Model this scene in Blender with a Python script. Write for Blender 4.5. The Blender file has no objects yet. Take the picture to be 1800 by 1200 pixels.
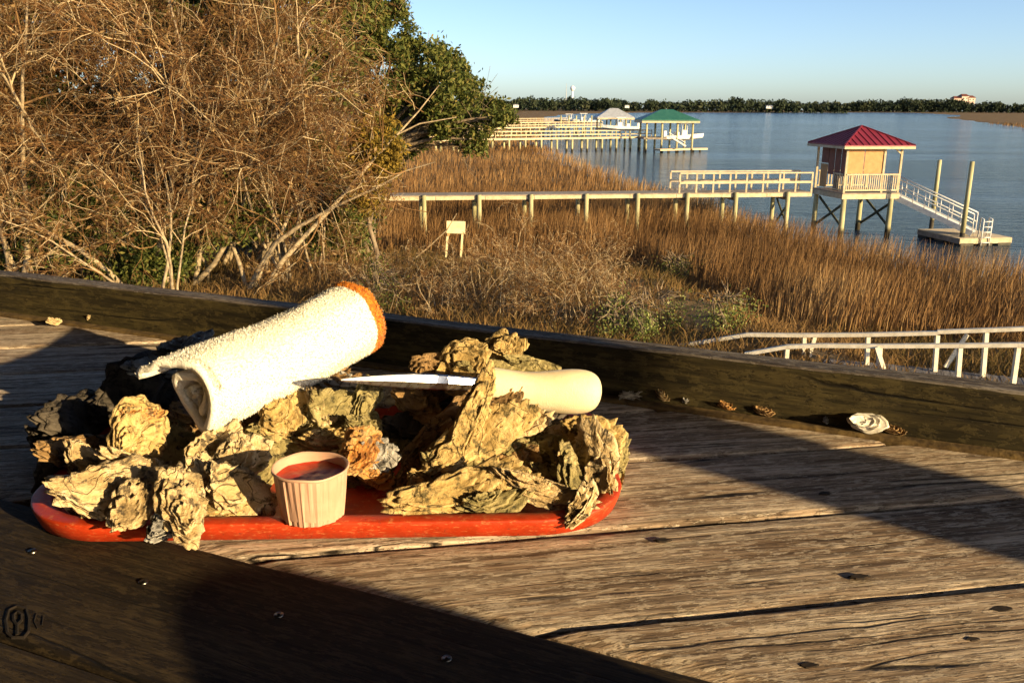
import bpy, bmesh, math, random
import numpy as np
from mathutils import Vector, Matrix, noise as mn
random.seed(7); RNG = np.random.default_rng(11)
S = bpy.context.scene; COL = S.collection

# ------------------------------------------------------------------ camera, sky, sun, exposure
FPX, PITCH, ROLL, CAMH = 1550.0, math.radians(15.0), math.radians(0.4), 0.33
CAM = np.array([0.0, 0.0, CAMH])
def ray(x, y):
    u = (x-900)/FPX; v = (600-y)/FPX; c, s = math.cos(ROLL), math.sin(ROLL)
    u, v = c*u-s*v, s*u+c*v
    return np.array([u, math.cos(PITCH)+v*math.sin(PITCH), -math.sin(PITCH)+v*math.cos(PITCH)])
def onz(x, y, z=0.0):
    d = ray(x, y); return CAM + d*(z-CAMH)/d[2]
def ony(x, y, Y):
    d = ray(x, y); return CAM + d*Y/d[1]
Rt = Vector((1, 0, 0)); Up = Vector((0, math.sin(PITCH), math.cos(PITCH))); Fw = Vector((0, math.cos(PITCH), -math.sin(PITCH)))
cx = Rt*math.cos(ROLL)+Up*math.sin(ROLL); cy = Up*math.cos(ROLL)-Rt*math.sin(ROLL)
cam = bpy.data.objects.new('camera', bpy.data.cameras.new('camera')); COL.objects.link(cam)
cam.matrix_world = Matrix(((cx.x, cy.x, -Fw.x, 0), (cx.y, cy.y, -Fw.y, 0), (cx.z, cy.z, -Fw.z, CAMH), (0, 0, 0, 1)))
cam.data.sensor_width = 36; cam.data.lens = FPX/1800*36; cam.data.clip_start = 0.02; cam.data.clip_end = 20000
S.camera = cam
SUN_EL, SUN_AZ = math.radians(13.5), math.atan2(0.78, -0.627)      # azimuth clockwise from +Y
w = bpy.data.worlds.new('World'); S.world = w; w.use_nodes = True
nt = w.node_tree; bg = nt.nodes['Background']; sky = nt.nodes.new('ShaderNodeTexSky')
sky.sky_type = 'NISHITA'; sky.sun_disc = False; sky.sun_elevation = SUN_EL; sky.sun_rotation = SUN_AZ
sky.altitude = 0; sky.air_density = 0.62; sky.dust_density = 0.8; sky.ozone_density = 1.7
nt.links.new(sky.outputs[0], bg.inputs[0]); bg.inputs[1].default_value = 0.095
sd = Vector((math.sin(SUN_AZ)*math.cos(SUN_EL), math.cos(SUN_AZ)*math.cos(SUN_EL), math.sin(SUN_EL)))
sl = bpy.data.lights.new('sun', 'SUN'); sl.energy = 5.0; sl.angle = math.radians(0.55); sl.color = (1.0, 0.74, 0.38)
so = bpy.data.objects.new('sun', sl); COL.objects.link(so); so.rotation_euler = sd.to_track_quat('Z', 'Y').to_euler()
S.view_settings.view_transform = 'Standard'; S.view_settings.look = 'None'; S.view_settings.gamma = 1.0
S.view_settings.use_curve_mapping = False; S.view_settings.exposure = 1.22

# ------------------------------------------------------------------ helpers
def link(o, parent=None):
    COL.objects.link(o)
    if parent: o.parent = parent
    return o
def tag(o, label=None, cat=None, group=None, kind=None):
    if label: o['label'] = label
    if cat: o['category'] = cat
    if group: o['group'] = group
    if kind: o['kind'] = kind
    return o
def empty(name, loc=(0, 0, 0), label=None, cat=None, group=None):
    o = bpy.data.objects.new(name, None); link(o); o.location = loc; o.empty_display_size = 0.1
    return tag(o, label, cat, group)
def mobj(name, me, mat, parent=None, smooth=False):
    if mat: me.materials.append(mat)
    if smooth: me.polygons.foreach_set('use_smooth', [True]*len(me.polygons))
    o = bpy.data.objects.new(name, me); link(o, parent)
    if parent: o.matrix_parent_inverse = Matrix.Translation(-Vector(parent.location)) if parent.type == 'EMPTY' and parent.parent is None else Matrix()
    return o
def pymesh(name, V, F):
    me = bpy.data.meshes.new(name); me.from_pydata([tuple(map(float, v)) for v in V], [], F); me.update(); return me
def npmesh(name, V, F, k):
    me = bpy.data.meshes.new(name); V = np.asarray(V, np.float32); F = np.asarray(F, np.int32).reshape(-1, k)
    me.vertices.add(len(V)); me.vertices.foreach_set('co', V.ravel())
    me.loops.add(F.size); me.loops.foreach_set('vertex_index', F.ravel())
    me.polygons.add(len(F)); me.polygons.foreach_set('loop_start', np.arange(0, F.size, k, dtype=np.int32))
    me.update(calc_edges=True); return me
class MB:
    def __init__(s): s.v = []; s.f = []
    def add(s, V, F):
        n = len(s.v); s.v += [tuple(map(float, p)) for p in V]; s.f += [tuple(i+n for i in q) for q in F]; return s
    def box(s, c, d, M=None):
        x, y, z = d[0]/2, d[1]/2, d[2]/2
        V = [Vector((a*x, b*y, e*z)) for a in (-1, 1) for b in (-1, 1) for e in (-1, 1)]
        V = [(M @ p if M else p)+Vector(c) for p in V]
        return s.add(V, [(0, 1, 3, 2), (4, 6, 7, 5), (0, 4, 5, 1), (2, 3, 7, 6), (0, 2, 6, 4), (1, 5, 7, 3)])
    def beam(s, a, b, wd, ht, up=(0, 0, 1)):
        a, b = Vector(a), Vector(b); x = (b-a); L = x.length; x.normalize(); y = Vector(up).cross(x)
        if y.length < 1e-4: y = Vector((0, 1, 0)).cross(x)
        y.normalize(); z = x.cross(y)
        return s.box((a+b)/2, (L, wd, ht), Matrix((x, y, z)).transposed())
    def tube(s, pts, rad, n=8, cap=True):
        pts = [Vector(p) for p in pts]; V = []; F = []
        for i, p in enumerate(pts):
            t = (pts[min(i+1, len(pts)-1)]-pts[max(i-1, 0)]).normalized(); q = Vector((0, 0, 1)) if abs(t.z) < .9 else Vector((1, 0, 0))
            a = t.cross(q).normalized(); b = t.cross(a); r = rad[i] if hasattr(rad, '__len__') else rad
            V += [p+a*r*math.cos(2*math.pi*k/n)+b*r*math.sin(2*math.pi*k/n) for k in range(n)]
        for i in range(len(pts)-1):
            for k in range(n): F.append((i*n+k, i*n+(k+1) % n, (i+1)*n+(k+1) % n, (i+1)*n+k))
        if cap: F += [tuple(range(n))[::-1], tuple(range((len(pts)-1)*n, len(pts)*n))]
        return s.add(V, F)
    def build(s, name, mat, parent=None, smooth=False):
        me = pymesh(name, s.v, s.f)
        bm = bmesh.new(); bm.from_mesh(me); bmesh.ops.recalc_face_normals(bm, faces=bm.faces); bm.to_mesh(me); bm.free()
        return mobj(name, me, mat, parent, smooth)
def bevel(o, wdt, seg=2):
    m = o.modifiers.new('bevel', 'BEVEL'); m.width = wdt; m.segments = seg; m.limit_method = 'ANGLE'; return o
def fbm(x, y, z, o=3): return mn.fractal(Vector((x, y, z)), 1.0, 2.0, o)

# ------------------------------------------------------------------ materials
class NT:
    def __init__(s, name):
        s.m = bpy.data.materials.new(name); s.m.use_nodes = True; s.t = s.m.node_tree; s.b = s.t.nodes['Principled BSDF']
    def n(s, typ, **kw):
        d = s.t.nodes.new('ShaderNode'+typ)
        for k, v in kw.items():
            if k in d.inputs.keys(): s.set(d.inputs[k], v)
            else: setattr(d, k, v)
        return d
    def set(s, i, v):
        if isinstance(v, bpy.types.NodeSocket): s.t.links.new(v, i)
        else: i.default_value = (*v, 1) if isinstance(v, tuple) and len(v) == 3 and i.type == 'RGBA' else v
    def co(s, scale=(1, 1, 1), kind='Object', rnd=0, rot=(0, 0, 0)):
        c = s.n('TexCoord').outputs[kind]
        if rnd:
            oi = s.n('ObjectInfo'); a = s.n('VectorMath', operation='MULTIPLY_ADD')
            s.t.links.new(oi.outputs['Random'], a.inputs[0]); a.inputs[1].default_value = (rnd*17.3, rnd*9.1, rnd*5.7); s.t.links.new(c, a.inputs[2]); c = a.outputs[0]
        mp = s.n('Mapping'); s.t.links.new(c, mp.inputs[0]); mp.inputs['Scale'].default_value = scale; mp.inputs['Rotation'].default_value = rot
        return mp.outputs[0]
    def noise(s, vec, scale, detail=4, rough=.6, dist=0.):
        return s.n('TexNoise', Vector=vec, Scale=scale, Detail=detail, Roughness=rough, Distortion=dist).outputs['Fac']
    def ramp(s, fac, stops, mode='LINEAR'):
        r = s.n('ValToRGB'); r.color_ramp.interpolation = mode; s.t.links.new(fac, r.inputs[0]); e = r.color_ramp.elements
        while len(e) < len(stops): e.new(.5)
        for q, (p, c) in zip(e, stops): q.position = p; q.color = (*c, 1) if len(c) == 3 else c
        return r.outputs[0]
    def mix(s, fac, a, b, blend='MIX'):
        m = s.n('MixRGB', blend_type=blend); s.set(m.inputs[0], fac); s.set(m.inputs[1], a); s.set(m.inputs[2], b); return m.outputs[0]
    def mth(s, op, a, b=0.):
        m = s.n('Math', operation=op); s.set(m.inputs[0], a); s.set(m.inputs[1], b); return m.outputs[0]
    def bump(s, h, dist, strength=1., prev=None):
        b = s.n('Bump', Height=h, Distance=dist, Strength=strength)
        if prev: s.t.links.new(prev, b.inputs['Normal'])
        return b.outputs[0]
    def fin(s, col, rough=.8, nrm=None, spec=.3, **kw):
        s.set(s.b.inputs['Base Color'], col); s.set(s.b.inputs['Roughness'], rough); s.b.inputs['Specular IOR Level'].default_value = spec
        if nrm: s.t.links.new(nrm, s.b.inputs['Normal'])
        for k, v in kw.items(): s.set(s.b.inputs[k.replace('_', ' ')], v)
        return s.m
g3 = lambda v: (v, v, v)
def simple(name, a, b, scale=8., rough=.8, bd=0., detail=5, spec=.3, stretch=(1, 1, 1), lo=.35, hi=.65, **kw):
    t = NT(name); f = t.noise(t.co(stretch, rnd=1), scale, detail)
    return t.fin(t.ramp(f, [(lo, a), (hi, b)]), rough, t.bump(f, bd) if bd else None, spec, **kw)
def weathered(name, pale, mid, dark, s=1., grain=1., bd=.0024, rough=.85, patch=.5):
    t = NT(name); c = t.co((2.4*s, 75*s, 60*s), rnd=1); cb = t.co((1.2*s, 6*s, 6*s), rnd=1)
    warp = t.noise(t.co((3*s, 5*s, 5*s), rnd=1), 2.2, 3)
    cw = t.n('VectorMath', operation='MULTIPLY_ADD'); t.set(cw.inputs[0], warp); cw.inputs[1].default_value = (0, 1.5*grain, 0); t.t.links.new(c, cw.inputs[2])
    g = t.noise(cw.outputs[0], 1.5, 6, .65)
    f2 = t.noise(t.co((9*s, 330*s, 200*s), rnd=1), 1.3, 4, .65)
    p = t.noise(cb, 2.4, 5, .68, .4)
    col = t.ramp(g, [(.30, dark), (.45, mid), (.62, pale)])
    pm = t.ramp(p, [(patch-.10, g3(0)), (patch+.09, g3(1))])
    col = t.mix(pm, t.mix(.62, col, mid, 'MULTIPLY'), col)
    col = t.mix(1.0, col, t.ramp(f2, [(.36, g3(.42)), (.56, g3(1.12))]), 'MULTIPLY')
    blot = t.ramp(t.noise(t.co((7*s, 60*s, 40*s), rnd=1), 1.9, 6, .75), [(.47, g3(0)), (.58, g3(1))])
    col = t.mix(t.mth('MULTIPLY', blot, .5), col, dark)
    fl = t.ramp(t.noise(t.co((38*s, 130*s, 90*s), rnd=1), 1.6, 5, .72), [(.52, g3(0)), (.57, g3(1))])
    col = t.mix(t.mth('MULTIPLY', fl, .5), col, pale)
    pit = t.ramp(t.noise(t.co((70*s, 420*s, 300*s), rnd=1), 1.2, 3, .7), [(.36, g3(1)), (.42, g3(0))])
    col = t.mix(t.mth('MULTIPLY', pit, .75), col, dark)
    ck = t.ramp(t.noise(cw.outputs[0], .5, 1, .4), [(.488, g3(0)), (.498, g3(1)), (.502, g3(1)), (.512, g3(0))])
    ck = t.mth('MULTIPLY', ck, t.ramp(t.noise(cb, 5, 2), [(.48, g3(0)), (.56, g3(1))]))
    col = t.mix(ck, col, tuple(v*.12 for v in dark))
    h = t.mth('ADD', t.mth('MULTIPLY', g, .7), t.mth('MULTIPLY', f2, .45)); h = t.mth('SUBTRACT', t.mth('ADD', h, t.mth('MULTIPLY', fl, .18)), t.mth('MULTIPLY', t.mth('ADD', ck, t.mth('MULTIPLY', pit, .35)), .9))
    return t.fin(col, rough, t.bump(h, bd), .2)
M = {}
M['plank'] = weathered('weathered_plank', (.66, .56, .45), (.42, .32, .235), (.075, .048, .031))
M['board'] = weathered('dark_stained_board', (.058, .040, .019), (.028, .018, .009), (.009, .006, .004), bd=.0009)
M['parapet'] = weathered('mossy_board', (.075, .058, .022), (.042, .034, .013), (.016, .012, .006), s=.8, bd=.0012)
M['capwood'] = weathered('board_top', (.26, .23, .2), (.15, .12, .1), (.05, .04, .035))
M['deckfloor'] = weathered('deck_floor_wood', (.16, .13, .1), (.10, .08, .06), (.04, .03, .02))
M['ramp'] = weathered('grey_boardwalk_wood', (.25, .23, .22), (.17, .155, .14), (.07, .06, .05), s=.4, bd=.003)
M['moss'] = simple('mossy_debris', (.05, .03, .012), (.13, .085, .03), 60, .95, .003)
M['screw'] = simple('screw_steel', (.06, .055, .05), (.16, .15, .14), 300, .35, spec=.5, Metallic=1.0)
M['hole'] = simple('rusted_hole', (.008, .006, .005), (.03, .018, .01), 300, .9)
M['scorch'] = simple('burnt_carving', (.006, .004, .003), (.018, .012, .008), 90, .95)
def paint(name, col, wear, rough=.35):
    t = NT(name); c = t.co(rnd=0)
    n1 = t.noise(c, 60, 6, .7); sc = t.noise(t.co((40, 40, 140), rot=(.2, .1, .5)), 4, 5, .7)
    k = t.ramp(n1, [(.40, tuple(v*.75 for v in col)), (.62, col)])
    k = t.mix(t.ramp(sc, [(.55, g3(0)), (.66, g3(.6))]), k, wear)
    gt = t.ramp(t.noise(c, 260, 4, .7), [(.30, g3(1)), (.38, g3(0))]); k = t.mix(t.mth('MULTIPLY', gt, .7), k, (.05, .03, .02))
    return t.fin(k, t.ramp(n1, [(.3, g3(rough-.08)), (.7, g3(rough+.2))]), t.bump(n1, .0004), .45)
M['tray'] = paint('red_plastic', (.46, .036, .004), (.56, .20, .07), .48)
def shellmat(name, a, b, c, dk, q=.5):
    t = NT(name); o = t.co(rnd=1)
    n1 = t.noise(o, 34, 7, .68, .6); n2 = t.noise(o, 95, 6, .7); n3 = t.noise(o, 14, 4, .6)
    col = t.ramp(n1, [(.36, c), (.49, b), (.62, a)])
    col = t.mix(t.ramp(n3, [(q-.07, g3(0)), (q+.08, g3(.8))]), col, b)
    la = t.n('Attribute', attribute_name='tint').outputs['Fac']; col = t.mix(t.mth('MULTIPLY', t.ramp(la, [(.80, g3(0)), (.97, g3(.75))]), t.ramp(n3, [(.40, g3(.2)), (.6, g3(1))])), col, a)
    gr = t.ramp(n2, [(.37, g3(1)), (.47, g3(0))]); col = t.mix(t.mth('MULTIPLY', gr, .85), col, dk)
    rg = t.ramp(t.noise(t.co(rnd=1), 26, 3, .5, 1.2), [(.482, g3(0)), (.497, g3(1)), (.503, g3(1)), (.518, g3(0))])
    col = t.mix(t.mth('MULTIPLY', rg, t.ramp(n3, [(.42, g3(0)), (.55, g3(.7))])), col, tuple(v*.5 for v in dk))
    h = t.mth('SUBTRACT', t.mth('ADD', t.mth('MULTIPLY', n1, .8), t.mth('MULTIPLY', n2, .7)), t.mth('MULTIPLY', rg, .25))
    return t.fin(col, .78, t.bump(h, .0055), .25)
M['cream'] = shellmat('shell_cream', (.72, .58, .37), (.52, .375, .185), (.25, .17, .075), (.05, .04, .03))
M['yellow'] = shellmat('shell_yellow', (.63, .465, .22), (.43, .295, .11), (.19, .13, .045), (.05, .045, .02))
M['olive'] = shellmat('shell_olive', (.42, .345, .17), (.27, .225, .095), (.12, .10, .042), (.03, .03, .02))
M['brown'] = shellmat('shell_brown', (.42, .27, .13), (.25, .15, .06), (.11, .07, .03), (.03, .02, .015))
M['grey'] = shellmat('shell_grey', (.45, .43, .40), (.25, .24, .23), (.10, .10, .10), (.03, .03, .03))
M['rust'] = shellmat('shell_orange', (.62, .40, .18), (.52, .23, .05), (.25, .10, .03), (.06, .04, .03))
M['shadedshell'] = shellmat('shell_shaded', (.12, .10, .08), (.06, .05, .04), (.03, .025, .02), (.012, .01, .01))  # darker shell copy; shade between and behind shells is put into its colour
M['pearl'] = simple('shell_pearl', (.66, .62, .55), (.85, .80, .72), 30, .35, .0006)
def terry(name, a, b):
    t = NT(name); f = t.noise(t.co(), 420, 3, .6)
    return t.fin(t.ramp(f, [(.3, a), (.7, b)]), .95, t.bump(f, .0012), .1, Sheen_Weight=.3)
M['terry'] = terry('white_terry', (.70, .67, .58), (.84, .81, .74)); M['hem'] = terry('orange_terry', (.62, .20, .015), (.80, .33, .04))
t = NT('knife_steel'); f = t.noise(t.co((8, 300, 60)), 3, 5); M['steel'] = t.fin(t.ramp(f, [(.3, (.66, .65, .63)), (.7, (.78, .77, .75))]), t.ramp(f, [(.3, g3(.24)), (.7, g3(.34))]), t.bump(f, .00004), .5, Metallic=1.0)
t = NT('knife_handle'); c = t.co(); f = t.noise(c, 900, 2); M['handle'] = t.fin(t.ramp(t.noise(c, 30, 5), [(.3, (.62, .52, .34)), (.7, (.70, .61, .44))]), .5, t.bump(f, .0006), .35, Subsurface_Weight=.05)
M['paper'] = simple('waxed_paper', (.47, .275, .19), (.55, .34, .245), 40, .55, .0003, spec=.3)
M['sauce'] = simple('red_sauce', (.34, .016, .005), (.48, .05, .010), 90, .42, .0014, spec=.5, lo=.4, hi=.7)
M['dockwood'] = simple('sunbleached_wood', (.38, .31, .20), (.54, .45, .31), 3, .85, .004)
M['railwood'] = simple('pale_rail_wood', (.52, .47, .36), (.70, .64, .52), 6, .8, .003)
M['greywood'] = simple('grey_deck_wood', (.18, .15, .12), (.30, .26, .21), 3, .9, .004)
t = NT('treated_piling'); f = t.noise(t.co((1, 1, .3), rnd=1), 2, 5); zz = t.n('SeparateXYZ', Vector=t.n('TexCoord').outputs['Object']).outputs[2]
tide = t.ramp(t.mth('ADD', t.mth('MULTIPLY', t.mth('ADD', zz, 6.75), .8), t.mth('MULTIPLY', t.noise(t.co((6, 6, 2)), 1.5, 4), .25)), [(.42, g3(1)), (.62, g3(0))])
M['pile'] = t.fin(t.mix(tide, t.ramp(f, [(.35, (.26, .245, .125)), (.65, (.42, .38, .22))]), (.035, .03, .018)), .9, t.bump(f, .006), .3)
M['wetpile'] = simple('wet_piling', (.02, .018, .012), (.06, .05, .03), 3, .6, .006)
M['brace'] = simple('dark_brace', (.05, .05, .03), (.10, .10, .06), 3, .9)
M['red_roof'] = simple('red_metal_roof', (.15, .014, .022), (.20, .019, .029), 2, .4, spec=.4)
M['green_roof'] = simple('green_metal_roof', (.02, .10, .075), (.035, .13, .095), 2, .45, spec=.4)
M['grey_roof'] = simple('grey_roof', (.27, .29, .32), (.36, .38, .42), 2, .5)
M['tanpanel'] = simple('tan_shade_panel', (.36, .20, .085), (.43, .25, .11), 4, .8)
M['brownpanel'] = simple('brown_screen', (.13, .045, .03), (.18, .065, .04), 3, .7)
M['white'] = simple('white_paint', (.72, .71, .68), (.82, .81, .78), 2, .4, spec=.4)
M['metal'] = simple('white_aluminium', (.52, .52, .50), (.66, .66, .63), 6, .35, spec=.5)
M['dark'] = simple('dark_hull', (.02, .022, .03), (.05, .05, .06), 3, .5)
M['signface'] = simple('bleached_sign_board', (.62, .52, .30), (.74, .64, .40), 5, .8, .002)
M['bark'] = simple('brown_bark', (.10, .07, .045), (.26, .20, .13), 9, .95, .01, stretch=(1, 1, .4))
M['palebark'] = simple('pale_branch', (.17, .125, .075), (.38, .30, .19), 7, .9, .006)
def attrmat(name, cols, rough=.85, trans=0.):
    t = NT(name); a = t.n('Attribute', attribute_name='tint'); k = len(cols)
    c = t.ramp(a.outputs['Fac'], [(i/(k-1), cc) for i, cc in enumerate(cols)])
    t.fin(c, rough, None, .12)
    if trans:
        tr = t.n('BsdfTranslucent'); t.set(tr.inputs[0], c); mx = t.n('MixShader'); mx.inputs[0].default_value = trans
        t.t.links.new(t.b.outputs[0], mx.inputs[1]); t.t.links.new(tr.outputs[0], mx.inputs[2]); t.t.links.new(mx.outputs[0], t.t.nodes['Material Output'].inputs[0])
    return t.m
M['twig'] = attrmat('twigs', [(.085, .038, .014), (.135, .068, .026), (.24, .15, .065), (.45, .36, .22)])
M['leaf'] = attrmat('oak_leaves', [(.026, .040, .010), (.062, .08, .018), (.13, .135, .034), (.21, .16, .05)], .55, .25)
M['goldleaf'] = attrmat('cedar_foliage', [(.09, .07, .012), (.18, .12, .02), (.26, .17, .03)], .7, .2)
M['dryleaf'] = attrmat('dry_leaves', [(.06, .035, .013), (.12, .07, .025), (.19, .115, .042), (.28, .19, .09)], .8, .2)
M['greenleaf'] = attrmat('green_leaves', [(.05, .08, .015), (.12, .16, .03), (.24, .26, .08), (.36, .36, .16)], .6, .25)
M['grass'] = attrmat('cordgrass', [(.07, .038, .015), (.16, .086, .034), (.26, .148, .06), (.38, .25, .115)], .8, .2)
M['scrub'] = attrmat('dry_scrub_grass', [(.06, .05, .016), (.12, .08, .028), (.20, .115, .045), (.28, .18, .08)], .85, .2)
t = NT('marsh_ground'); o = t.co(); n1 = t.noise(o, .16, 6, .65); n2 = t.noise(o, 2.2, 6, .7)
c = t.ramp(n1, [(.35, (.13, .09, .04)), (.5, (.22, .14, .065)), (.65, (.30, .21, .11))])
c = t.mix(t.ramp(n2, [(.4, g3(.75)), (.6, g3(0))]), c, (.07, .055, .025))
M['ground'] = t.fin(c, .95, t.bump(n2, .12), .1)
t = NT('creek_water'); o = t.co((1, 1, 1), rot=(0, 0, .5))
a = t.noise(t.co((.55, 1.5, 1), rot=(0, 0, .35)), 1.1, 5, .62); b = t.noise(t.co((.2, .5, 1), rot=(0, 0, -.2)), .8, 3, .5)
h = t.mth('ADD', a, t.mth('MULTIPLY', b, .8)); pz = t.ramp(t.noise(t.co((.012, .05, 1), rot=(0, 0, .2)), 1.0, 4, .6), [(.38, g3(.45)), (.6, g3(1.15))]); h = t.mth('MULTIPLY', h, pz)
M['water'] = t.fin((.010, .024, .042), .10, t.bump(h, .55, .9), .5, IOR=1.33)
M['farwood'] = attrmat('far_wood_leaves', [(.012, .02, .012), (.03, .042, .022), (.06, .065, .035)], .8)
M['stain'] = simple('dark_beam_wood', (.05, .04, .03), (.09, .07, .05), 5, .9)
M['cream_wall'] = simple('cream_wall', (.55, .40, .32), (.66, .5, .42), .2, .8)
M['fibre'] = simple('grey_lint', (.20, .17, .13), (.34, .3, .24), 80, .95)

# ------------------------------------------------------------------ the setting: creek, marsh, bank
ZW = -6.75
SHORE = [(22.5, 27), (19.1, 32.0), (16.7, 34.4), (15.5, 39.2), (14.5, 46.2), (13.6, 54), (12.0, 67), (10.8, 81), (9.3, 97), (7.6, 116), (5.6, 138), (4.8, 170), (9, 260), (24, 420), (30, 560), (60, 760), (150, 960),
         (560, 1330), (430, 900), (315, 690), (228, 455), (178, 316), (150, 200), (160, 100), (120, 40), (60, 22)]
PX, PY = np.array(SHORE).T
def in_water(x, y):
    x, y = np.asarray(x, float), np.asarray(y, float); r = np.zeros(x.shape, bool); n = len(PX)
    for i in range(n):
        j = i-1
        c = ((PY[i] > y) != (PY[j] > y)) & (x < (PX[j]-PX[i])*(y-PY[i])/(PY[j]-PY[i]+1e-12)+PX[i]); r ^= c
    return r
def sstep(a, b, v): t = np.clip((v-a)/(b-a), 0, 1); return t*t*(3-2*t)
def bank_y(x):   # distance at which the dry bank ends and the marsh begins
    return np.interp(x, [-60, -16, -9, -3, 5.4, 6.8, 7.6, 10.6, 16, 40], [60, 50, 43, 40.5, 38.5, 33.5, 29, 26.0, 25, 22])
def gz(x, y):
    x, y = np.asarray(x, float), np.asarray(y, float)
    by = bank_y(x); t = sstep(-11, 1, y-by)
    z = -5.55*(1-t)+(-6.52)*t + .12*np.sin(x*.9+1.3*np.sin(y*.5))*np.cos(y*.7)*(1-t)
    z = z + .04*np.sin(x*.6)*np.sin(y*.45)*t
    return z
rows = np.concatenate([np.linspace(4, 20, 14), np.linspace(21, 60, 60), np.geomspace(61, 300, 110), np.geomspace(305, 1900, 70)])
us = np.linspace(-1.3, 1.3, 181)
GX = rows[:, None]*us[None, :]*(1+6/rows[:, None]); GY = np.repeat(rows[:, None], len(us), 1)
wat = in_water(GX, GY).astype(float)
for _ in range(2):   # soften the mud edge
    wat = (wat+np.roll(wat, 1, 0)+np.roll(wat, -1, 0)+np.roll(wat, 1, 1)+np.roll(wat, -1, 1))/5
GZ = gz(GX, GY); GZ = GZ*(1-np.clip(wat*1.25, 0, 1))+(-8.2)*np.clip(wat*1.25, 0, 1)
nr, nc = GX.shape; idx = np.arange(nr*nc).reshape(nr, nc)
F = np.stack([idx[:-1, :-1], idx[:-1, 1:], idx[1:, 1:], idx[1:, :-1]], -1).reshape(-1, 4)
ground = mobj('ground', npmesh('ground', np.stack([GX, GY, GZ], -1).reshape(-1, 3), F, 4), M['ground'], smooth=True); tag(ground, kind='structure')
me = pymesh('water', [(-700, 8, ZW), (1800, 8, ZW), (1800, 1900, ZW), (-700, 1900, ZW)], [(0, 1, 2, 3)])
tag(mobj('water', me, M['water']), kind='structure')

# unseen deck floor; roof and walls added to block sky light from the counter
DF = -1.07
df = MB().box((-.9, -.9, DF-.03), (8.2, 4.4, .06)).build('deck_floor', M['deckfloor']); tag(df, kind='structure')
rf = MB().box((-.6, -.4, 1.42), (6.8, 5.2, .10)).build('sky_block_roof', M['stain']); tag(rf, kind='structure')
wl = MB().box((-.6, -3.0, .1), (3.9, .12, 2.4)).build('sky_block_wall', M['stain']); tag(wl, kind='structure')
wl2 = MB().box((-2.6, -.6, .1), (.12, 4.6, 2.4)).build('sky_block_wall', M['stain']); tag(wl2, kind='structure')

# ------------------------------------------------------------------ the counter
TH = math.radians(-23.4); cd = Vector((math.cos(TH), math.sin(TH), 0)); cn = Vector((-math.sin(TH), math.cos(TH), 0))   # along the counter / away from the camera
PT = math.radians(10.4); pd = Vector((math.cos(PT), math.sin(PT), 0)); pn = Vector((-math.sin(PT), math.cos(PT), 0))
N_FRONT, N_BACK = 0.466, 0.949
counter = empty('bar_counter', (0, .7, DF), 'weathered plank bar counter with mossy upright edge board', 'counter')
def plank_mesh(n0, n1, seed):
    # plank in its own frame: x along, y across; ends cut on the slant of the counter
    rnd = random.Random(seed); W = n1-n0; nv = [0, .0012, .004, .012, W*.25, W*.5, W*.75, W-.012, W-.004, W-.0012, W]
    dz = [-.005, -.0022, -.0006, 0, 0, 0, 0, 0, -.0006, -.0022, -.005]
    def along(v, N):  # pd*s + pn*(n0+v) lies on cn.p = N
        return (N - cn.dot(pn)*(n0+v))/cn.dot(pd)
    NU = 46; V = []; Fc = []
    cup = rnd.uniform(-.0012, .0016)
    for i in range(NU+1):
        for v, d in zip(nv, dz):
            a, b = along(v, N_FRONT+.0035), along(v, N_BACK+.01); s_ = a+(b-a)*i/NU
            e = min(i, NU-i)/NU; ed = -.003 if e == 0 else 0
            wob = .0013*fbm(s_*9, seed*3.1, v*4)*(1 if (v < .004 or v > W-.004) else .25)
            y = v + (.0016*fbm(s_*14, seed*7.7+(5 if v > W/2 else 0), 0) if d < 0 else 0)
            V.append((s_, y, d+ed+cup*(2*v/W-1)**2+wob))
    k = len(nv)
    for i in range(NU):
        for j in range(k-1): Fc.append((i*k+j, (i+1)*k+j, (i+1)*k+j+1, i*k+j+1))
    n = len(V); V += [(x, y, -.036) for x, y, z in V]
    for i in range(NU):
        for j in (0, k-1):
            q = (i*k+j, (i+1)*k+j, n+(i+1)*k+j, n+i*k+j); Fc.append(q if j else q[::-1])
    for j in range(k-1):
        Fc.append((j, j+1, n+j+1, n+j)); q = NU*k+j; Fc.append((q+1, q, n+q, n+q+1))
    return pymesh('plank', V, Fc), -pd*0 + pn*n0
seams = [.760-.1335*5+.1335*i for i in range(16)]
for i, s0 in enumerate(seams[:-1]):
    me, off = plank_mesh(s0+.0022, s0+.1335-.0022, i)
    o = mobj('plank', me, M['plank'], counter); R = Matrix((pd, pn, (0, 0, 1))).transposed().to_4x4()
    o.matrix_basis = Matrix.Translation(pn*(s0+.0022)+Vector((0, 0, random.uniform(-.0016, .0008)))) @ R
def frame_board(name, n0, n1, z0, z1, l0, l1, mat, seed):
    NU = 90; V = []; Fc = []; prof = [(n0, z0), (n0, z1-.003), (n0+.001, z1-.001), (n0+.0035, z1), (n1-.0035, z1), (n1-.001, z1-.001), (n1, z1-.003), (n1, z0)]
    for i in range(NU+1):
        l = l0+(l1-l0)*i/NU
        for n, z in prof: V.append((l, n+.0016*fbm(l*8, z*20, seed), z+(.0014*fbm(l*7, n*10, seed+3) if z > z0 else 0)))
    k = len(prof)
    for i in range(NU):
        for j in range(k): Fc.append((i*k+j, i*k+(j+1) % k, (i+1)*k+(j+1) % k, (i+1)*k+j))
    Fc += [tuple(range(k))[::-1], tuple(range(NU*k, NU*k+k))]
    o = mobj(name, pymesh(name, V, [f[::-1] for f in Fc]), mat, counter); o.matrix_basis = Matrix((cd, cn, (0, 0, 1))).transposed().to_4x4(); return o
frame_board('edge_board', N_FRONT-.139, N_FRONT, -.036, .0005, -1.3, 1.9, M['board'], 1)
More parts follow.
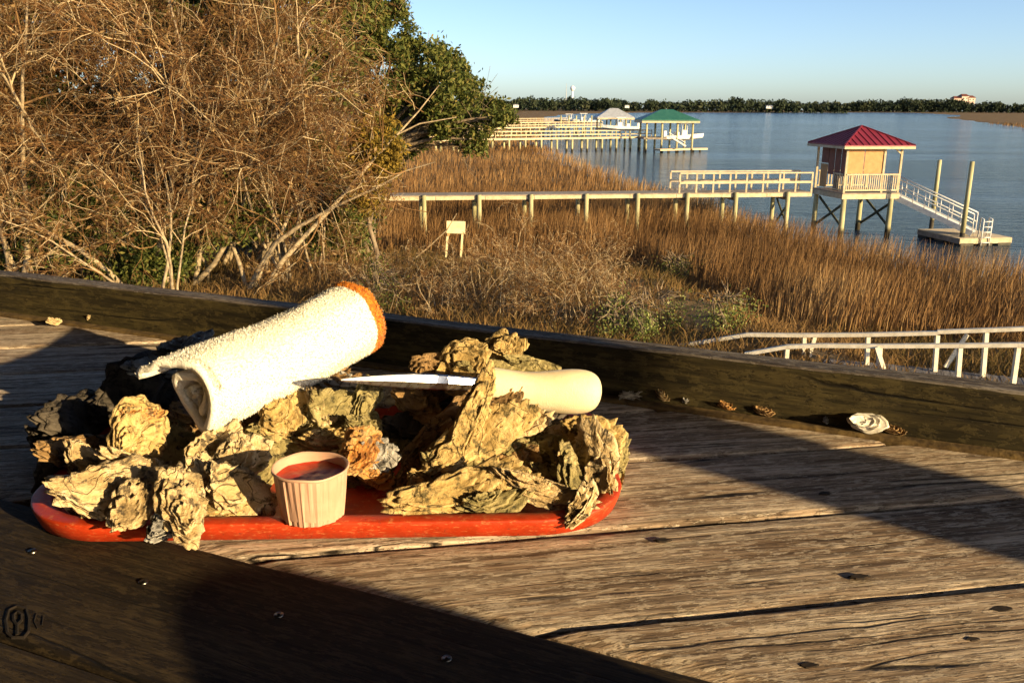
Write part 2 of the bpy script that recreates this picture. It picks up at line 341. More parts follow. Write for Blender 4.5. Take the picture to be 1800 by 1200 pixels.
frame_board('edge_board', N_FRONT-.139-.143, N_FRONT-.143, -.036, -.0005, -1.3, 1.9, M['board'], 9)
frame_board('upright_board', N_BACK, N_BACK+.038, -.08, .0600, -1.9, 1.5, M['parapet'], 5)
frame_board('cap_sliver', N_BACK+.002, N_BACK+.0365, .0597, .0615, -1.9, 1.5, M['capwood'], 5)
frame_board('moss_strip', N_BACK-.019, N_BACK-.0015, -.004, .0035, -1.9, 1.5, M['moss'], 7)
for (x, y) in [(57, 968), (252, 1022), (490, 1080), (785, 1157)]:
    p = onz(x, y, .0008); m = MB(); V = [(0, 0, .0016)]; 
    for r, z in ((.0011, .0012), (.0014, .0004), (.0027, .0010), (.0034, .0003), (.0036, -.001)):
        V += [(r*math.cos(a*math.pi/7), r*math.sin(a*math.pi/7), z) for a in range(14)]
    Fc = [(0, 1+k, 1+(k+1) % 14) for k in range(14)]
    for q in range(4): Fc += [(1+q*14+k, 1+(q+1)*14+k, 1+(q+1)*14+(k+1) % 14, 1+q*14+(k+1) % 14) for k in range(14)]
    m.add([Vector(v)+Vector(p) for v in V], Fc).build('screw_head', M['screw'], counter, True)
for (x, y, r) in [(1165, 948, .0045), (1510, 1012, .005), (1760, 1069, .0055), (1450, 866, .004), (655, 1062, .002), (1422, 1168, .004), (1710, 1122, .003)]:
    p = onz(x, y, .0004); V = [(p[0], p[1], p[2]+.0002)]
    for rr, z in ((.75, .0003), (1.0, -.0008)):
        V += [tuple(p+np.array(pd)*rr*r*1.6*math.cos(a*math.pi/6)*(1+.25*math.sin(a*2.3+x))+np.array(pn)*rr*r*.8*math.sin(a*math.pi/6)+np.array((0, 0, z))) for a in range(12)]
    MB().add(V, [(0, 1+k, 1+(k+1) % 12) for k in range(12)]+[(1+k, 13+k, 13+(k+1) % 12, 1+(k+1) % 12) for k in range(12)]).build('screw_hole', M['hole'], counter)
# burnt mark carved in the edge board: an arch round a looped stroke
def mark(pts, r=.0011):
    P = [onz(x, y, .0009) for x, y in pts]; MB().tube(P, r, 5).build('carved_mark', M['scorch'], counter)
arch = [(13+0, 1112), (10, 1090), (15, 1072), (30, 1065), (46, 1070), (51, 1088), (50, 1110), (42, 1120), (22, 1120), (13, 1112)]
mark(arch); mark([(30, 1116), (30, 1098), (24, 1090), (24, 1080), (31, 1075), (38, 1080), (38, 1090), (30, 1098)])
mark([(64, 1078), (60, 1092), (66, 1104)], .0004); mark([(76, 1082), (74, 1098)], .0004)

# roof post outside the picture; unseen chair shape added to shade the edge board
sa, sn = Vector((-.78, .627, 0)), Vector((.627, .78, 0))
def sp(a, n, z=0): return sa*a+sn*n+Vector((0, 0, z))
pc = sp(-1.75, .783)
post = empty('roof_post', (pc.x, pc.y, DF), 'square dark wooden post holding up the deck roof', 'post')
Mz = Matrix.Rotation(math.atan2(sa.y, sa.x), 3, 'Z')
bevel(MB().box((pc.x, pc.y, (DF+1.37)/2), (.145, .147, 1.37-DF), Mz).build('shaft', M['stain'], post), .006)
MB().box((pc.x, pc.y, DF+.05), (.19, .19, .10), Mz).build('base_trim', M['stain'], post)
ch = sp(-.42, .305)
chair = empty('shadow_chair', (ch.x, ch.y, DF), 'unseen chair shape with rounded narrow back added as shadow caster', 'chair')
V = []; NB = 14; hw = .118; top = .228
out = [(-hw, -.34)]+[(-hw*math.cos(math.pi*i/NB)**1 if True else 0, top-.13+.13*math.sin(math.pi*i/NB)) for i in range(NB+1)]+[(hw, -.34)]
for d in (-.012, .012): V += [ch+sn*a+sa*d+Vector((0, 0, z)) for a, z in out]
k = len(out); MB().add(V, [tuple(range(k)), tuple(range(k, 2*k))[::-1]]+[(i, (i+1) % k, k+(i+1) % k, k+i) for i in range(k)]).build('backrest', M['stain'], chair)
MB().box(ch-sa*.19+Vector((0, 0, -.36)), (.40, .38, .04), Mz).build('seat', M['stain'], chair)
for a in (-.02, -.36):
    for n in (-.16, .16): MB().beam(ch+sa*a+sn*n+Vector((0, 0, -.38)), ch+sa*a*1.05+sn*n*1.1+Vector((0, 0, DF)), .035, .035, (1, 0, 0)).build('leg', M['stain'], chair)

# ------------------------------------------------------------------ tray
TY = math.radians(2.6); tx = Vector((math.cos(TY), math.sin(TY), 0)); ty = Vector((-math.sin(TY), math.cos(TY), 0))
TL, TD, TR = .492, .300, .078
tc = Vector((-.148, .632, 0))+ty*(TD/2-.013)
def rr(inset, n=14):
    a, b, r = TL/2-inset, TD/2-inset, max(TR-inset, .01); P = []
    for qx, qy, a0 in ((1, 1, 0), (-1, 1, 90), (-1, -1, 180), (1, -1, 270)):
        for i in range(n+1):
            t_ = math.radians(a0+90*i/n); P.append(((a-r)*qx+r*math.cos(t_), (b-r)*qy+r*math.sin(t_)))
    return P
prof = [(.010, .0012), (.0045, .003), (.0010, .0125), (.0, .0165), (.0004, .0178), (.0016, .0184), (.008, .0186), (.0140, .0181), (.0160, .0165), (.021, .0075), (.025, .0052), (.032, .0045), (.07, .0045), (.12, .0045)]
V = []; 
for ins, z in prof: V += [tc+tx*x+ty*y+Vector((0, 0, z+.0005*fbm(x*25, y*25, 2))) for x, y in rr(ins)]
k = len(rr(0)); Fc = []
for q in range(len(prof)-1): Fc += [(q*k+i, q*k+(i+1) % k, (q+1)*k+(i+1) % k, (q+1)*k+i) for i in range(k)]
Fc += [tuple(range((len(prof)-1)*k, len(prof)*k)), tuple(range(k))[::-1]]
tr = mobj('serving_tray', pymesh('serving_tray', V, Fc), M['tray'], None, True)
tag(tr, 'scuffed red plastic tray with rounded corners under the oysters', 'tray')

# ------------------------------------------------------------------ oysters
def shell_mesh(L, W, T, seed, ribs=0, bend=.10, frill=.20, NR=7, NA=56):
    # a valve built up of ragged plates: each newer plate reaches further out under the older one
    r = random.Random(seed); K = r.randint(3, 5); o = seed*3.77; V = []; TT = []; Fc = []
    hinge = r.uniform(.25, .5); A = [2*math.pi*j/NA for j in range(NA)]; CS = [(math.cos(a), math.sin(a)) for a in A]
    tw = r.uniform(-.12, .12)
    def body(x, y, q): return T*.9*(1-q*q)+bend*L*((2*x/L)**2-.3)+.09*L*fbm(x*14+o, y*14, 9, 2)+tw*x*y*4/max(L, W)
    for k in range(K):
        sc = 1-.17*k-.05*r.random()*(k > 0); shx = -.07*L*k*r.uniform(.4, 1.2); lift = .0016*k+.0004*T/.01; n0 = len(V); e0 = r.uniform(0, 9)
        for i in range(NR+1):
            q = i/NR
            for c, s_ in CS:
                m = 1+.20*fbm(c*1.1+o, s_*1.1, o, 2)+frill*fbm(c*3.6+o, s_*3.6, e0, 3)+.4*frill*mn.noise(Vector((c*11+o, s_*11, e0)))
                x = L/2*c*m*sc*q+shx; y = W/2*s_*m*(1-hinge*(.5-.5*c)**1.3)*sc*q
                z = body(x, y, min(1, q*sc+.0))+lift
                z += .0024*q**5*(1+1.5*mn.noise(Vector((c*3+o, s_*3, e0))))*(1 if k else .4)
                z += T*.30*fbm(x*45+o, y*45, e0, 3)*(1-.5*q)+.0007*mn.noise(Vector((x*300, y*300, o)))
                z += .0006*math.sin(q*sc*26+2*fbm(c+o, s_, 3, 2))*q
                if ribs: z += T*.34*q*math.cos(math.atan2(s_, c)*ribs)
                V.append((x, y, z)); TT.append(q)
        for i in range(NR): Fc += [(n0+i*NA+j, n0+(i+1)*NA+j, n0+(i+1)*NA+(j+1) % NA, n0+i*NA+(j+1) % NA) for j in range(NA)]
        n1 = len(V); b0 = n0+NR*NA
        for j in range(NA): x, y, z = V[b0+j]; V.append((x*.985, y*.985, z-.0015)); TT.append(1.)
        for j in range(NA): x, y, z = V[b0+j]; V.append((x*.90+shx*.1, y*.90, z-.0032)); TT.append(.9)
        for p_, q_ in ((b0, n1), (n1, n1+NA)): Fc += [(p_+j, q_+j, q_+(j+1) % NA, p_+(j+1) % NA) for j in range(NA)]
        if k == 0: base = (n1+NA)
    nb = len(V)      # the cupped underside
    for i in range(1, 5):
        q = 1-i/4
        for j in range(NA): x, y, z = V[base+j]; V.append((x*q, y*q, z*q-T*1.1*(1-q*q)-.001)); TT.append(.3)
    rows_ = [base]+[nb+i*NA for i in range(4)]
    for p_, q_ in zip(rows_[:-1], rows_[1:]): Fc += [(p_+j, q_+j, q_+(j+1) % NA, p_+(j+1) % NA) for j in range(NA)]
    me = pymesh('shell', V, Fc); at = me.attributes.new('tint', 'FLOAT', 'POINT'); at.data.foreach_set('value', TT); return me
SEED = [0]
def shell(parent, px, py, Y, lpx, wpx, ang, yaw=0, pitch=25, mat='cream', T=.16, name='shell', **kw):
    SEED[0] += 1; p = ony(px, py, Y); d = float(np.linalg.norm(p-CAM)); L, W = 1.13*lpx*d/FPX, 1.16*wpx*d/FPX
    N = (Vector(CAM)-Vector(p)).normalized(); X = Vector((1, 0, 0)); X = (X-N*X.dot(N)).normalized(); Yv = N.cross(X)
    a = math.radians(ang); A = X*math.cos(a)+Yv*math.sin(a); B = N.cross(A)
    R = Matrix((A, B, N)).transposed()
    R = Matrix.Rotation(math.radians(-pitch), 3, X) @ Matrix.Rotation(math.radians(yaw), 3, Yv) @ R
    o = mobj(name, shell_mesh(L, W, .54*T*(L*W)**.5, SEED[0], **kw), M[mat], parent, True)
    o.matrix_basis = Matrix.Translation(Vector(p)) @ R.to_4x4(); return o
def cluster(px, py, Y, label):
    p = ony(px, py, Y); return empty('oyster_cluster', (p[0], p[1], .006), label, 'oyster', 'roasted oysters heaped on the tray')
# pale jagged cluster, front
A = cluster(220, 900, .68, 'pale cream jagged oyster cluster spilling over the tray rim')
for a in [(185, 864, .640, 170, 110, 12, 5, 32, 'cream', .18), (230, 892, .618, 105, 66, 82, -10, 38, 'cream', .16), (125, 793, .73, 105, 60, 20, 10, 40, 'brown', .2), (155, 822, .70, 90, 62, -35, 20, 30, 'cream', .16),
          (245, 826, .69, 118, 52, -12, 0, 50, 'cream', .2), (300, 832, .70, 70, 45, 10, 0, 55, 'cream', .2), (150, 890, .650, 80, 62, -50, 0, 35, 'cream', .2), (195, 905, .636, 120, 46, -14, 0, 35, 'yellow', .2), (110, 850, .72, 110, 90, 60, 20, 20, 'shadedshell', .2)]: shell(A, *a)
B_ = cluster(390, 880, .69, 'cream oyster cluster with fanned overlapping shells left of the sauce cup')
for a in [(316, 895, .616, 138, 76, 100, 8, 36, 'cream', .14), (286, 926, .604, 60, 56, 60, 0, 30, 'grey', .25), (380, 800, .72, 105, 75, 58, 0, 25, 'cream', .15), (418, 808, .705, 100, 80, 30, -10, 20, 'cream', .15), (420, 868, .650, 115, 96, -35, 8, 25, 'cream', .14),
          (362, 862, .658, 120, 84, -70, 0, 25, 'cream', .16), (398, 836, .695, 120, 45, 22, 0, 40, 'yellow', .2), (355, 815, .71, 95, 60, 75, 10, 20, 'cream', .18), (385, 895, .642, 110, 48, -15, 0, 40, 'yellow', .2)]: shell(B_, *a)
p = ony(243, 757, .745); c1 = empty('oyster_shell', (p[0], p[1], p[2]-.03), 'ribbed yellow fan-shaped shell below the rolled towel', 'oyster', 'roasted oysters heaped on the tray')
shell(c1, 243, 760, .735, 108, 100, 62, 12, 18, 'yellow', .13, ribs=13, bend=.04, frill=.07); shell(c1, 246, 732, .747, 74, 50, 5, 5, 30, 'rust', .2)
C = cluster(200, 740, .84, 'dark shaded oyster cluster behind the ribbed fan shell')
for a in [(160, 745, .83, 165, 120, 20, 20, 30, 'shadedshell', .25), (235, 690, .86, 150, 110, 40, 10, 30, 'shadedshell', .25), (300, 640, .90, 150, 85, 32, 10, 45, 'grey', .2), (330, 612, .93, 110, 60, 30, 0, 55, 'grey', .2), (130, 790, .80, 130, 90, -20, 0, 30, 'shadedshell', .2), (215, 800, .76, 150, 90, 0, 0, 40, 'shadedshell', .25), (300, 790, .78, 150, 110, -20, 0, 30, 'olive', .25), (120, 840, .76, 110, 90, -60, 0, 25, 'shadedshell', .25)]: shell(C, *a)
D = cluster(560, 800, .78, 'olive oyster cluster behind the paper sauce cup')
for a in [(492, 733, .775, 72, 66, -50, 0, 15, 'yellow', .15), (472, 757, .775, 70, 50, 15, 0, 20, 'olive', .2), (530, 708, .80, 100, 46, -35, 0, 20, 'yellow', .2), (600, 735, .79, 120, 105, -30, 0, 15, 'olive', .18), (640, 706, .80, 78, 52, 72, 20, 5, 'olive', .14),
          (575, 768, .765, 78, 30, 12, 0, 35, 'yellow', .2), (540, 760, .78, 120, 80, -5, 0, 40, 'olive', .2), (540, 800, .775, 190, 100, 0, 0, 20, 'olive', .2), (660, 780, .79, 150, 90, -40, 0, 30, 'olive', .2), (640, 755, .775, 60, 50, -20, 0, 30, 'olive', .25), (465, 825, .735, 90, 60, 80, 0, 20, 'olive', .22), (560, 715, .79, 70, 40, -60, 0, 20, 'cream', .2), (590, 790, .77, 150, 70, -8, 0, 50, 'brown', .25)]: shell(D, *a)
E_ = cluster(645, 830, .71, 'orange and grey barnacled oyster right of the sauce cup')
for a in [(632, 792, .715, 80, 72, 70, -8, 15, 'rust', .22), (662, 800, .718, 62, 66, -30, 0, 15, 'grey', .3), (652, 828, .712, 86, 50, -28, 0, 25, 'rust', .2), (612, 858, .72, 34, 48, 90, 0, 10, 'yellow', .2), (680, 850, .75, 110, 60, -30, 0, 35, 'brown', .2), (640, 815, .73, 90, 80, 0, 0, 30, 'brown', .25)]: shell(E_, *a)
F1 = cluster(800, 880, .70, 'tall cluster of long yellow oysters leaning against the knife handle')
for a in [(768, 772, .745, 225, 64, 50, 15, 10, 'brown', .16), (829, 738, .725, 172, 52, 68, -15, 5, 'yellow', .14), (828, 780, .715, 190, 92, 36, 0, 15, 'yellow', .13), (893, 745, .745, 110, 55, 28, 0, 20, 'yellow', .16), (925, 748, .75, 85, 42, 20, 0, 30, 'cream', .2), (775, 812, .71, 120, 60, 60, 0, 20, 'yellow', .2),
          (790, 870, .656, 205, 90, 14, 0, 30, 'yellow', .17), (735, 880, .68, 130, 34, 42, 0, 20, 'olive', .25), (868, 886, .652, 112, 50, 10, 0, 38, 'olive', .22), (735, 848, .685, 38, 46, 60, 0, 15, 'yellow', .2), (712, 870, .71, 110, 44, 60, 0, 20, 'brown', .2), (850, 835, .70, 130, 70, 10, 0, 30, 'yellow', .2), (870, 718, .765, 100, 46, 40, 0, 30, 'brown', .2), (800, 815, .705, 100, 70, -10, 0, 30, 'olive', .2)]: shell(F1, *a)
F2 = cluster(1010, 880, .70, 'curled olive and cream oyster cluster in the rounded tray corner')
for a in [(955, 864, .660, 165, 54, -20, 0, 28, 'cream', .17), (905, 845, .69, 90, 40, -8, 0, 30, 'yellow', .2), (1040, 762, .745, 105, 70, -15, 0, 25, 'yellow', .2), (1047, 815, .705, 150, 82, 105, -15, 8, 'cream', .16), (1018, 890, .640, 92, 42, 62, -10, 32, 'cream', .16), (1008, 845, .70, 120, 44, 108, 20, 8, 'olive', .2), (1088, 812, .735, 100, 40, 78, 25, 5, 'olive', .2),
          (950, 805, .745, 130, 80, -10, 0, 10, 'olive', .18), (965, 770, .77, 130, 60, 0, 0, 35, 'shadedshell', .2), (1010, 790, .735, 80, 46, 40, 0, 20, 'cream', .2), (1055, 785, .73, 80, 70, -40, 0, 20, 'yellow', .18), (985, 840, .72, 110, 60, -10, 0, 35, 'olive', .2), (1000, 760, .77, 90, 40, 20, 0, 40, 'cream', .2), (890, 800, .74, 110, 80, -10, 0, 30, 'brown', .2)]: shell(F2, *a)
G = cluster(850, 660, .86, 'back oyster cluster standing up behind the knife blade')
for a in [(752, 650, .845, 56, 66, 90, 0, 10, 'brown', .2), (790, 640, .85, 60, 40, 50, 0, 10, 'yellow', .2), (822, 640, .84, 78, 84, 100, -15, 8, 'yellow', .18), (870, 622, .86, 92, 70, 30, 0, 15, 'yellow', .2), (893, 610, .855, 56, 44, 10, 0, 20, 'yellow', .25), (930, 645, .845, 96, 44, -14, 0, 20, 'olive', .22), (870, 650, .84, 120, 50, 0, 0, 30, 'olive', .2), (945, 660, .85, 70, 30, -20, 0, 40, 'cream', .2), (775, 690, .85, 120, 60, 20, 0, 30, 'brown', .2),
          (730, 710, .82, 90, 56, -30, 0, 30, 'brown', .2), (860, 690, .83, 150, 90, 0, 0, 45, 'brown', .25), (760, 750, .81, 160, 90, 10, 0, 40, 'shadedshell', .25), (960, 700, .83, 130, 80, 0, 0, 45, 'olive', .25), (900, 740, .80, 170, 100, 0, 0, 45, 'shadedshell', .25)]: shell(G, *a)
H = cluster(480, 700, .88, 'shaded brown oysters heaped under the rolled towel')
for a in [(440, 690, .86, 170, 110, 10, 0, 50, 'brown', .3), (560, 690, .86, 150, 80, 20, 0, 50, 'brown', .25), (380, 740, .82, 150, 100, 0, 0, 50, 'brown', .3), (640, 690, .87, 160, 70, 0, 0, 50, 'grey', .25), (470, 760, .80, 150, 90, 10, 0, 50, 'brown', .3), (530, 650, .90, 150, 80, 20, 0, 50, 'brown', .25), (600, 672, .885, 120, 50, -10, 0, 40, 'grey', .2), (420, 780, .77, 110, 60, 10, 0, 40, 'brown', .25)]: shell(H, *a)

# ------------------------------------------------------------------ sauce cup
cb = onz(537, 930, .0186); cc = Vector((cb[0], cb[1]+.0262, .0188))
cup = empty('sauce_cup', cc, 'pleated white paper cup of red cocktail sauce on tray rim', 'cup')
NP = 120; hgt = .0405; rb, rt = .0240, .0283
def pleat(j, q):
    a = j/NP*12; fr = a-math.floor(a)
    return (1-q)**.6*.0015*(fr**1.3 if fr < .9 else (1-fr)*9)+.0003*math.sin(j*1.7)
V = []; prof = [(0, rb-.002, .0008), (0, rb, 0), (.12, None, None), (.35, None, None), (.6, None, None), (.85, None, None), (.95, None, None)]
for q, r_, z_ in prof:
    for j in range(NP):
        a = 2*math.pi*j/NP; r = (rb+(rt-rb)*q if r_ is None else r_)+pleat(j, q)
        r -= .0010*(1-q)**2
        V.append(cc+Vector((r*math.cos(a), r*math.sin(a), hgt*q if z_ is None else z_)))
for dr, z in ((.0002, hgt-.0022), (.0010, hgt-.0020), (.0015, hgt-.0010), (.0010, hgt+.0002), (.0002, hgt+.0001), (-.0008, hgt-.001), (-.0014, hgt*.7), (-.004, hgt*.1), (-.012, .002)):
    for j in range(NP):
        a = 2*math.pi*j/NP; V.append(cc+Vector(((rt+dr)*math.cos(a), (rt+dr)*math.sin(a), z+.0004*math.sin(a*3+1)+.0003*math.sin(a*7))))
L_ = len(V)//NP; Fc = []
for q in range(L_-1): Fc += [(q*NP+j, q*NP+(j+1) % NP, (q+1)*NP+(j+1) % NP, (q+1)*NP+j) for j in range(NP)]
Fc += [tuple(range(NP))[::-1], tuple(range((L_-1)*NP, L_*NP))]
pm = pymesh('paper_wall', V, Fc); po = mobj('paper_wall', pm, M['paper'], cup)
V = [cc+Vector((0, 0, hgt-.0085))]; NS = 12
for i in range(1, NS+1):
    for j in range(48):
        a = 2*math.pi*j/48; r = (rt-.0016)*i/NS
        z = hgt-.0085+.0013*fbm(r*math.cos(a)*70, r*math.sin(a)*70, 3, 3)+(.0012*(i/NS)**8)
        V.append(cc+Vector((r*math.cos(a), r*math.sin(a), z)))
Fc = [(0, 1+j, 1+(j+1) % 48) for j in range(48)]
for i in range(NS-1): Fc += [(1+i*48+j, 1+(i+1)*48+j, 1+(i+1)*48+(j+1) % 48, 1+i*48+(j+1) % 48) for j in range(48)]
mobj('sauce', pymesh('sauce', V, Fc), M['sauce'], cup, True)

# ------------------------------------------------------------------ rolled towel
t0, t1 = Vector(ony(328, 702, .742)), Vector(ony(634, 560, .90)); tl = (t1-t0).length; ta = (t1-t0).normalized()
tu = (Vector((0, 0, 1))-ta*ta.z).normalized(); tv = ta.cross(tu)      # tv points away from / towards the camera
if tv.y > 0: tv = -tv
TW = empty('rolled_towel', ((t0.x+t1.x)/2, (t0.y+t1.y)/2, .03), 'rolled white terry towel with orange hem resting across the oysters', 'towel')
def towel_pt(s_, q):          # s_: 0..1 along the axis, q: spiral parameter 0 (outside) .. 1 (core)
    turns = 2.1; a = math.radians(150)-q*turns*2*math.pi
    R = .0405*(1-.10*s_ if s_ < .5 else .95)+(.003*s_)
    r = R*(1-q*.86) + .0012*fbm(s_*6, q*9, 2)+.0028*fbm(s_*2.4, math.cos(a)*1.2, math.sin(a)*1.2+4, 2)
    sq = 1+.05*math.cos(2*a)
    ax = s_*tl
    e = max(0, .08-q)/.08                         # the loose outer corner flares out at the open end
    fl = e**1.2*max(0, 1-s_/.35)**1.2
    ax -= .013*fl; r += .010*fl+.004*fl*math.sin(q*160)
    if s_ < .05: ax += .004*math.sin(a*2)+.012*q*(1 if q > .1 else 0)
    p = t0+ta*ax+tu*(r*math.sin(a)*sq)+tv*(r*math.cos(a)/1.0)
    p.z -= .006*fl+.005*math.sin(math.pi*s_)
    return p
NSx, NQ = 44, 150; V = []; Fc = []
for i in range(NSx+1):
    for j in range(NQ+1): V.append(towel_pt(i/NSx*.95, j/NQ))
for i in range(NSx):
    for j in range(NQ): Fc.append((i*(NQ+1)+j, (i+1)*(NQ+1)+j, (i+1)*(NQ+1)+j+1, i*(NQ+1)+j+1))
o = mobj('cloth', pymesh('cloth', V, Fc), M['terry'], TW, True); m = o.modifiers.new('s', 'SOLIDIFY'); m.thickness = .0065; m.offset = 0
V = []; Fc = []; NH = 9
for i in range(NH+1):
    s_ = .945+.055*i/NH
    for j in range(NQ+1):
        p = towel_pt(s_, j/NQ); c_ = t0+ta*(s_*tl); k_ = 1-.06*(i/NH)**3 + .02*math.sin(i/NH*3.1); V.append(c_+(p-c_)*k_)
for i in range(NH):
    for j in range(NQ): Fc.append((i*(NQ+1)+j, (i+1)*(NQ+1)+j, (i+1)*(NQ+1)+j+1, i*(NQ+1)+j+1))
o = mobj('hem', pymesh('hem', V, Fc), M['hem'], TW, True); m = o.modifiers.new('s', 'SOLIDIFY'); m.thickness = .0052; m.offset = 0
def pile(n, s0, s1, mat, seed):
    r = random.Random(seed); V = []; Fc = []
    for k in range(n):
        s_ = r.uniform(s0, s1); q = r.uniform(0, .40 if s_ > .02 else .9); p = towel_pt(s_, q); c_ = t0+ta*(s_*tl); nrm = (p-c_).normalized()
        p = p+nrm*.0030; d = (nrm+Vector((r.gauss(0, .55), r.gauss(0, .55), r.gauss(0, .55)))).normalized()
        b = d.cross(Vector((r.random(), r.random(), 1))).normalized()*.00042; h = r.uniform(.0012, .0030); e = d.cross(b)
        n_ = len(V); V += [p+b, p-b*.5+e*.9, p-b*.5-e*.9, p+d*h*.6+b*.8, p+d*h*.6-b*.8, p+d*h]
        Fc += [(n_, n_+1, n_+3), (n_+1, n_+4, n_+3), (n_+1, n_+2, n_+4), (n_+2, n_, n_+4), (n_, n_+3, n_+4), (n_+3, n_+4, n_+5)]
    tag(mobj('terry_loops', pymesh('terry_loops', V, Fc), mat, TW), kind='stuff')
pile(21000, 0.0, .945, M['terry'], 1); pile(4200, .945, 1.0, M['hem'], 2)

# ------------------------------------------------------------------ oyster knife
k0, k1, k2 = Vector(ony(600, 668, .742)), Vector(ony(846, 677, .785)), Vector(ony(1056, 694, .80))
KN = empty('oyster_knife', (k1.x, k1.y, .06), 'oyster knife with cream bulbous handle and bright steel blade', 'knife')
hx = (k2-k1).normalized(); hz = (Vector((0, 0, 1))-hx*hx.z).normalized(); hy = hz.cross(hx); HL = (k2-k1).length
V = []; pr = [(-.02, .010), (0, .0155), (.02, .0180), (.08, .0190), (.18, .0188), (.32, .0180), (.46, .0186), (.6, .0207), (.74, .0222), (.86, .0214), (.93, .0185), (.975, .0135), (.995, .006), (1.0, .0004)]
n = 40
for s_, r in pr: V += [k1+hx*(s_*HL)+hy*(r*.86*math.cos(2*math.pi*i/n))+hz*(r*math.sin(2*math.pi*i/n)-.002*math.sin(s_*5)) for i in range(n)]
Fc = []
for q in range(len(pr)-1): Fc += [(q*n+i, q*n+(i+1) % n, (q+1)*n+(i+1) % n, (q+1)*n+i) for i in range(n)]
Fc.append(tuple(range(n))[::-1]); o = mobj('handle', pymesh('handle', V, Fc), M['handle'], KN, True); m = o.modifiers.new('s', 'SUBSURF'); m.levels = m.render_levels = 1
MB().tube([k1-hx*.004, k1+hx*.006], [.0095, .0125], 24).build('ferrule', M['steel'], KN, True)
bx_ = (k1-k0).normalized(); bz = (Vector((0, .20, 1))-bx_*bx_.dot(Vector((0, .20, 1)))).normalized(); by = bz.cross(bx_); BL = (k1-k0).length+.008
V = []; st = 26
for i in range(st+1):
    s_ = i/st; wv = .0074*min(1, (s_*2.1+.04))**.62*(1-.22*max(0, s_-.6)/.4); tk = .0034*min(1, s_*2+.12)
    c_ = k0+bx_*(s_*BL)+bz*(.0018*math.sin(s_*3.1))
    V += [c_+bz*wv, c_-by*tk*.75+bz*wv*.80, c_-by*tk-bz*wv*.1, c_-by*tk*.35-bz*wv*.85, c_-bz*wv, c_+by*tk*.4-bz*wv*.7, c_+by*tk, c_+by*tk*.6+bz*wv*.7]
Fc = []
for i in range(st): Fc += [(i*8+j, (i+1)*8+j, (i+1)*8+(j+1) % 8, i*8+(j+1) % 8) for j in range(8)]
Fc += [tuple(range(8)), tuple(range(st*8, st*8+8))[::-1]]
MB().add(V, Fc).build('blade', M['steel'], KN)

# ------------------------------------------------------------------ bits along the foot of the upright board
def frag(px, py, lpx, wpx, ang, mat, label, T=.2, pitch=35, cat='shell', nm='shell_fragment', grp=None):
    p = onz(px, py+wpx*.4, .0035); p2 = ony(px, py, p[1]); d = float(np.linalg.norm(p2-CAM))
    e = empty(nm, (p[0], p[1], .0035), label, cat, grp); shell(e, px, py, p[1], lpx, wpx, ang, 0, pitch, mat, T, frill=.15, NR=8, NA=28); return e
frag(1524, 744, 56, 36, -5, 'pearl', 'white shell chip lying at the foot of the upright board', .3, 15)
frag(1572, 757, 34, 12, -12, 'brown', 'brown shell sliver just beyond the white shell chip', .3)
frag(1342, 724, 34, 12, -18, 'brown', 'reddish brown shell sliver at the board foot', .3)
frag(1277, 716, 26, 9, -10, 'rust', 'small orange shell crumb at the board foot', .3)
frag(1206, 705, 12, 10, 20, 'grey', 'tiny grey shell crumb at the board foot', .3)
frag(1165, 698, 26, 13, -25, 'cream', 'small striped cream shell chip at the board foot', .3)
frag(1452, 740, 10, 9, 0, 'grey', 'tiny dark crumb left of the white shell chip', .3)
frag(95, 566, 20, 9, 0, 'cream', 'pale shell crumb by the board beyond the towel flap', .3)
frag(162, 562, 16, 7, 0, 'cream', 'small pale crumb lying on the moss strip', .3)
p = onz(1108, 702, .002); m = MB(); rr_ = random.Random(3)
for k in range(26):
    a = [Vector(p)+Vector((rr_.uniform(-.014, .014), rr_.uniform(-.008, .008), rr_.uniform(.001, .010))) for _ in range(4)]; m.tube(a, .0005, 4, False)
tag(m.build('lint_tuft', M['fibre']), 'tangled grey lint tuft at the foot of the upright board', 'lint')

# ------------------------------------------------------------------ plant generators
def addtint(me, vals):
    a = me.attributes.new('tint', 'FLOAT', 'POINT'); a.data.foreach_set('value', np.asarray(vals, np.float32))
def unit(v): return v/(np.linalg.norm(v, axis=-1, keepdims=True)+1e-9)
def grow(base, d, L, Sg, wander, sag, rng):
    N = len(base); P = np.zeros((N, Sg, 3)); P[:, 0] = base; d = unit(d)
    for i in range(1, Sg):
        d = unit(d+rng.normal(0, wander, (N, 3))+np.array([0, 0, sag])); P[:, i] = P[:, i-1]+d*(L/(Sg-1))[:, None]
    return P
def spawn(P, n, lf, spread, Sg, wander, sag, rng, lo=.25, L0=None):
    N, K, _ = P.shape; pi = np.repeat(np.arange(N), n); t = rng.uniform(lo, 1, len(pi))*(K-1); i = np.minimum(t.astype(int), K-2); f = (t-i)[:, None]
    b = P[pi, i]*(1-f)+P[pi, i+1]*f; d0 = unit(P[pi, i+1]-P[pi, i]); PL = np.linalg.norm(np.diff(P, axis=1), axis=2).sum(1)[pi]
    d = d0+rng.normal(0, spread, (len(pi), 3)); L = (PL if L0 is None else L0)*lf*rng.uniform(.5, 1.2, len(pi))
    return grow(b, d, L*np.ones(len(pi)), Sg, wander, sag, rng)
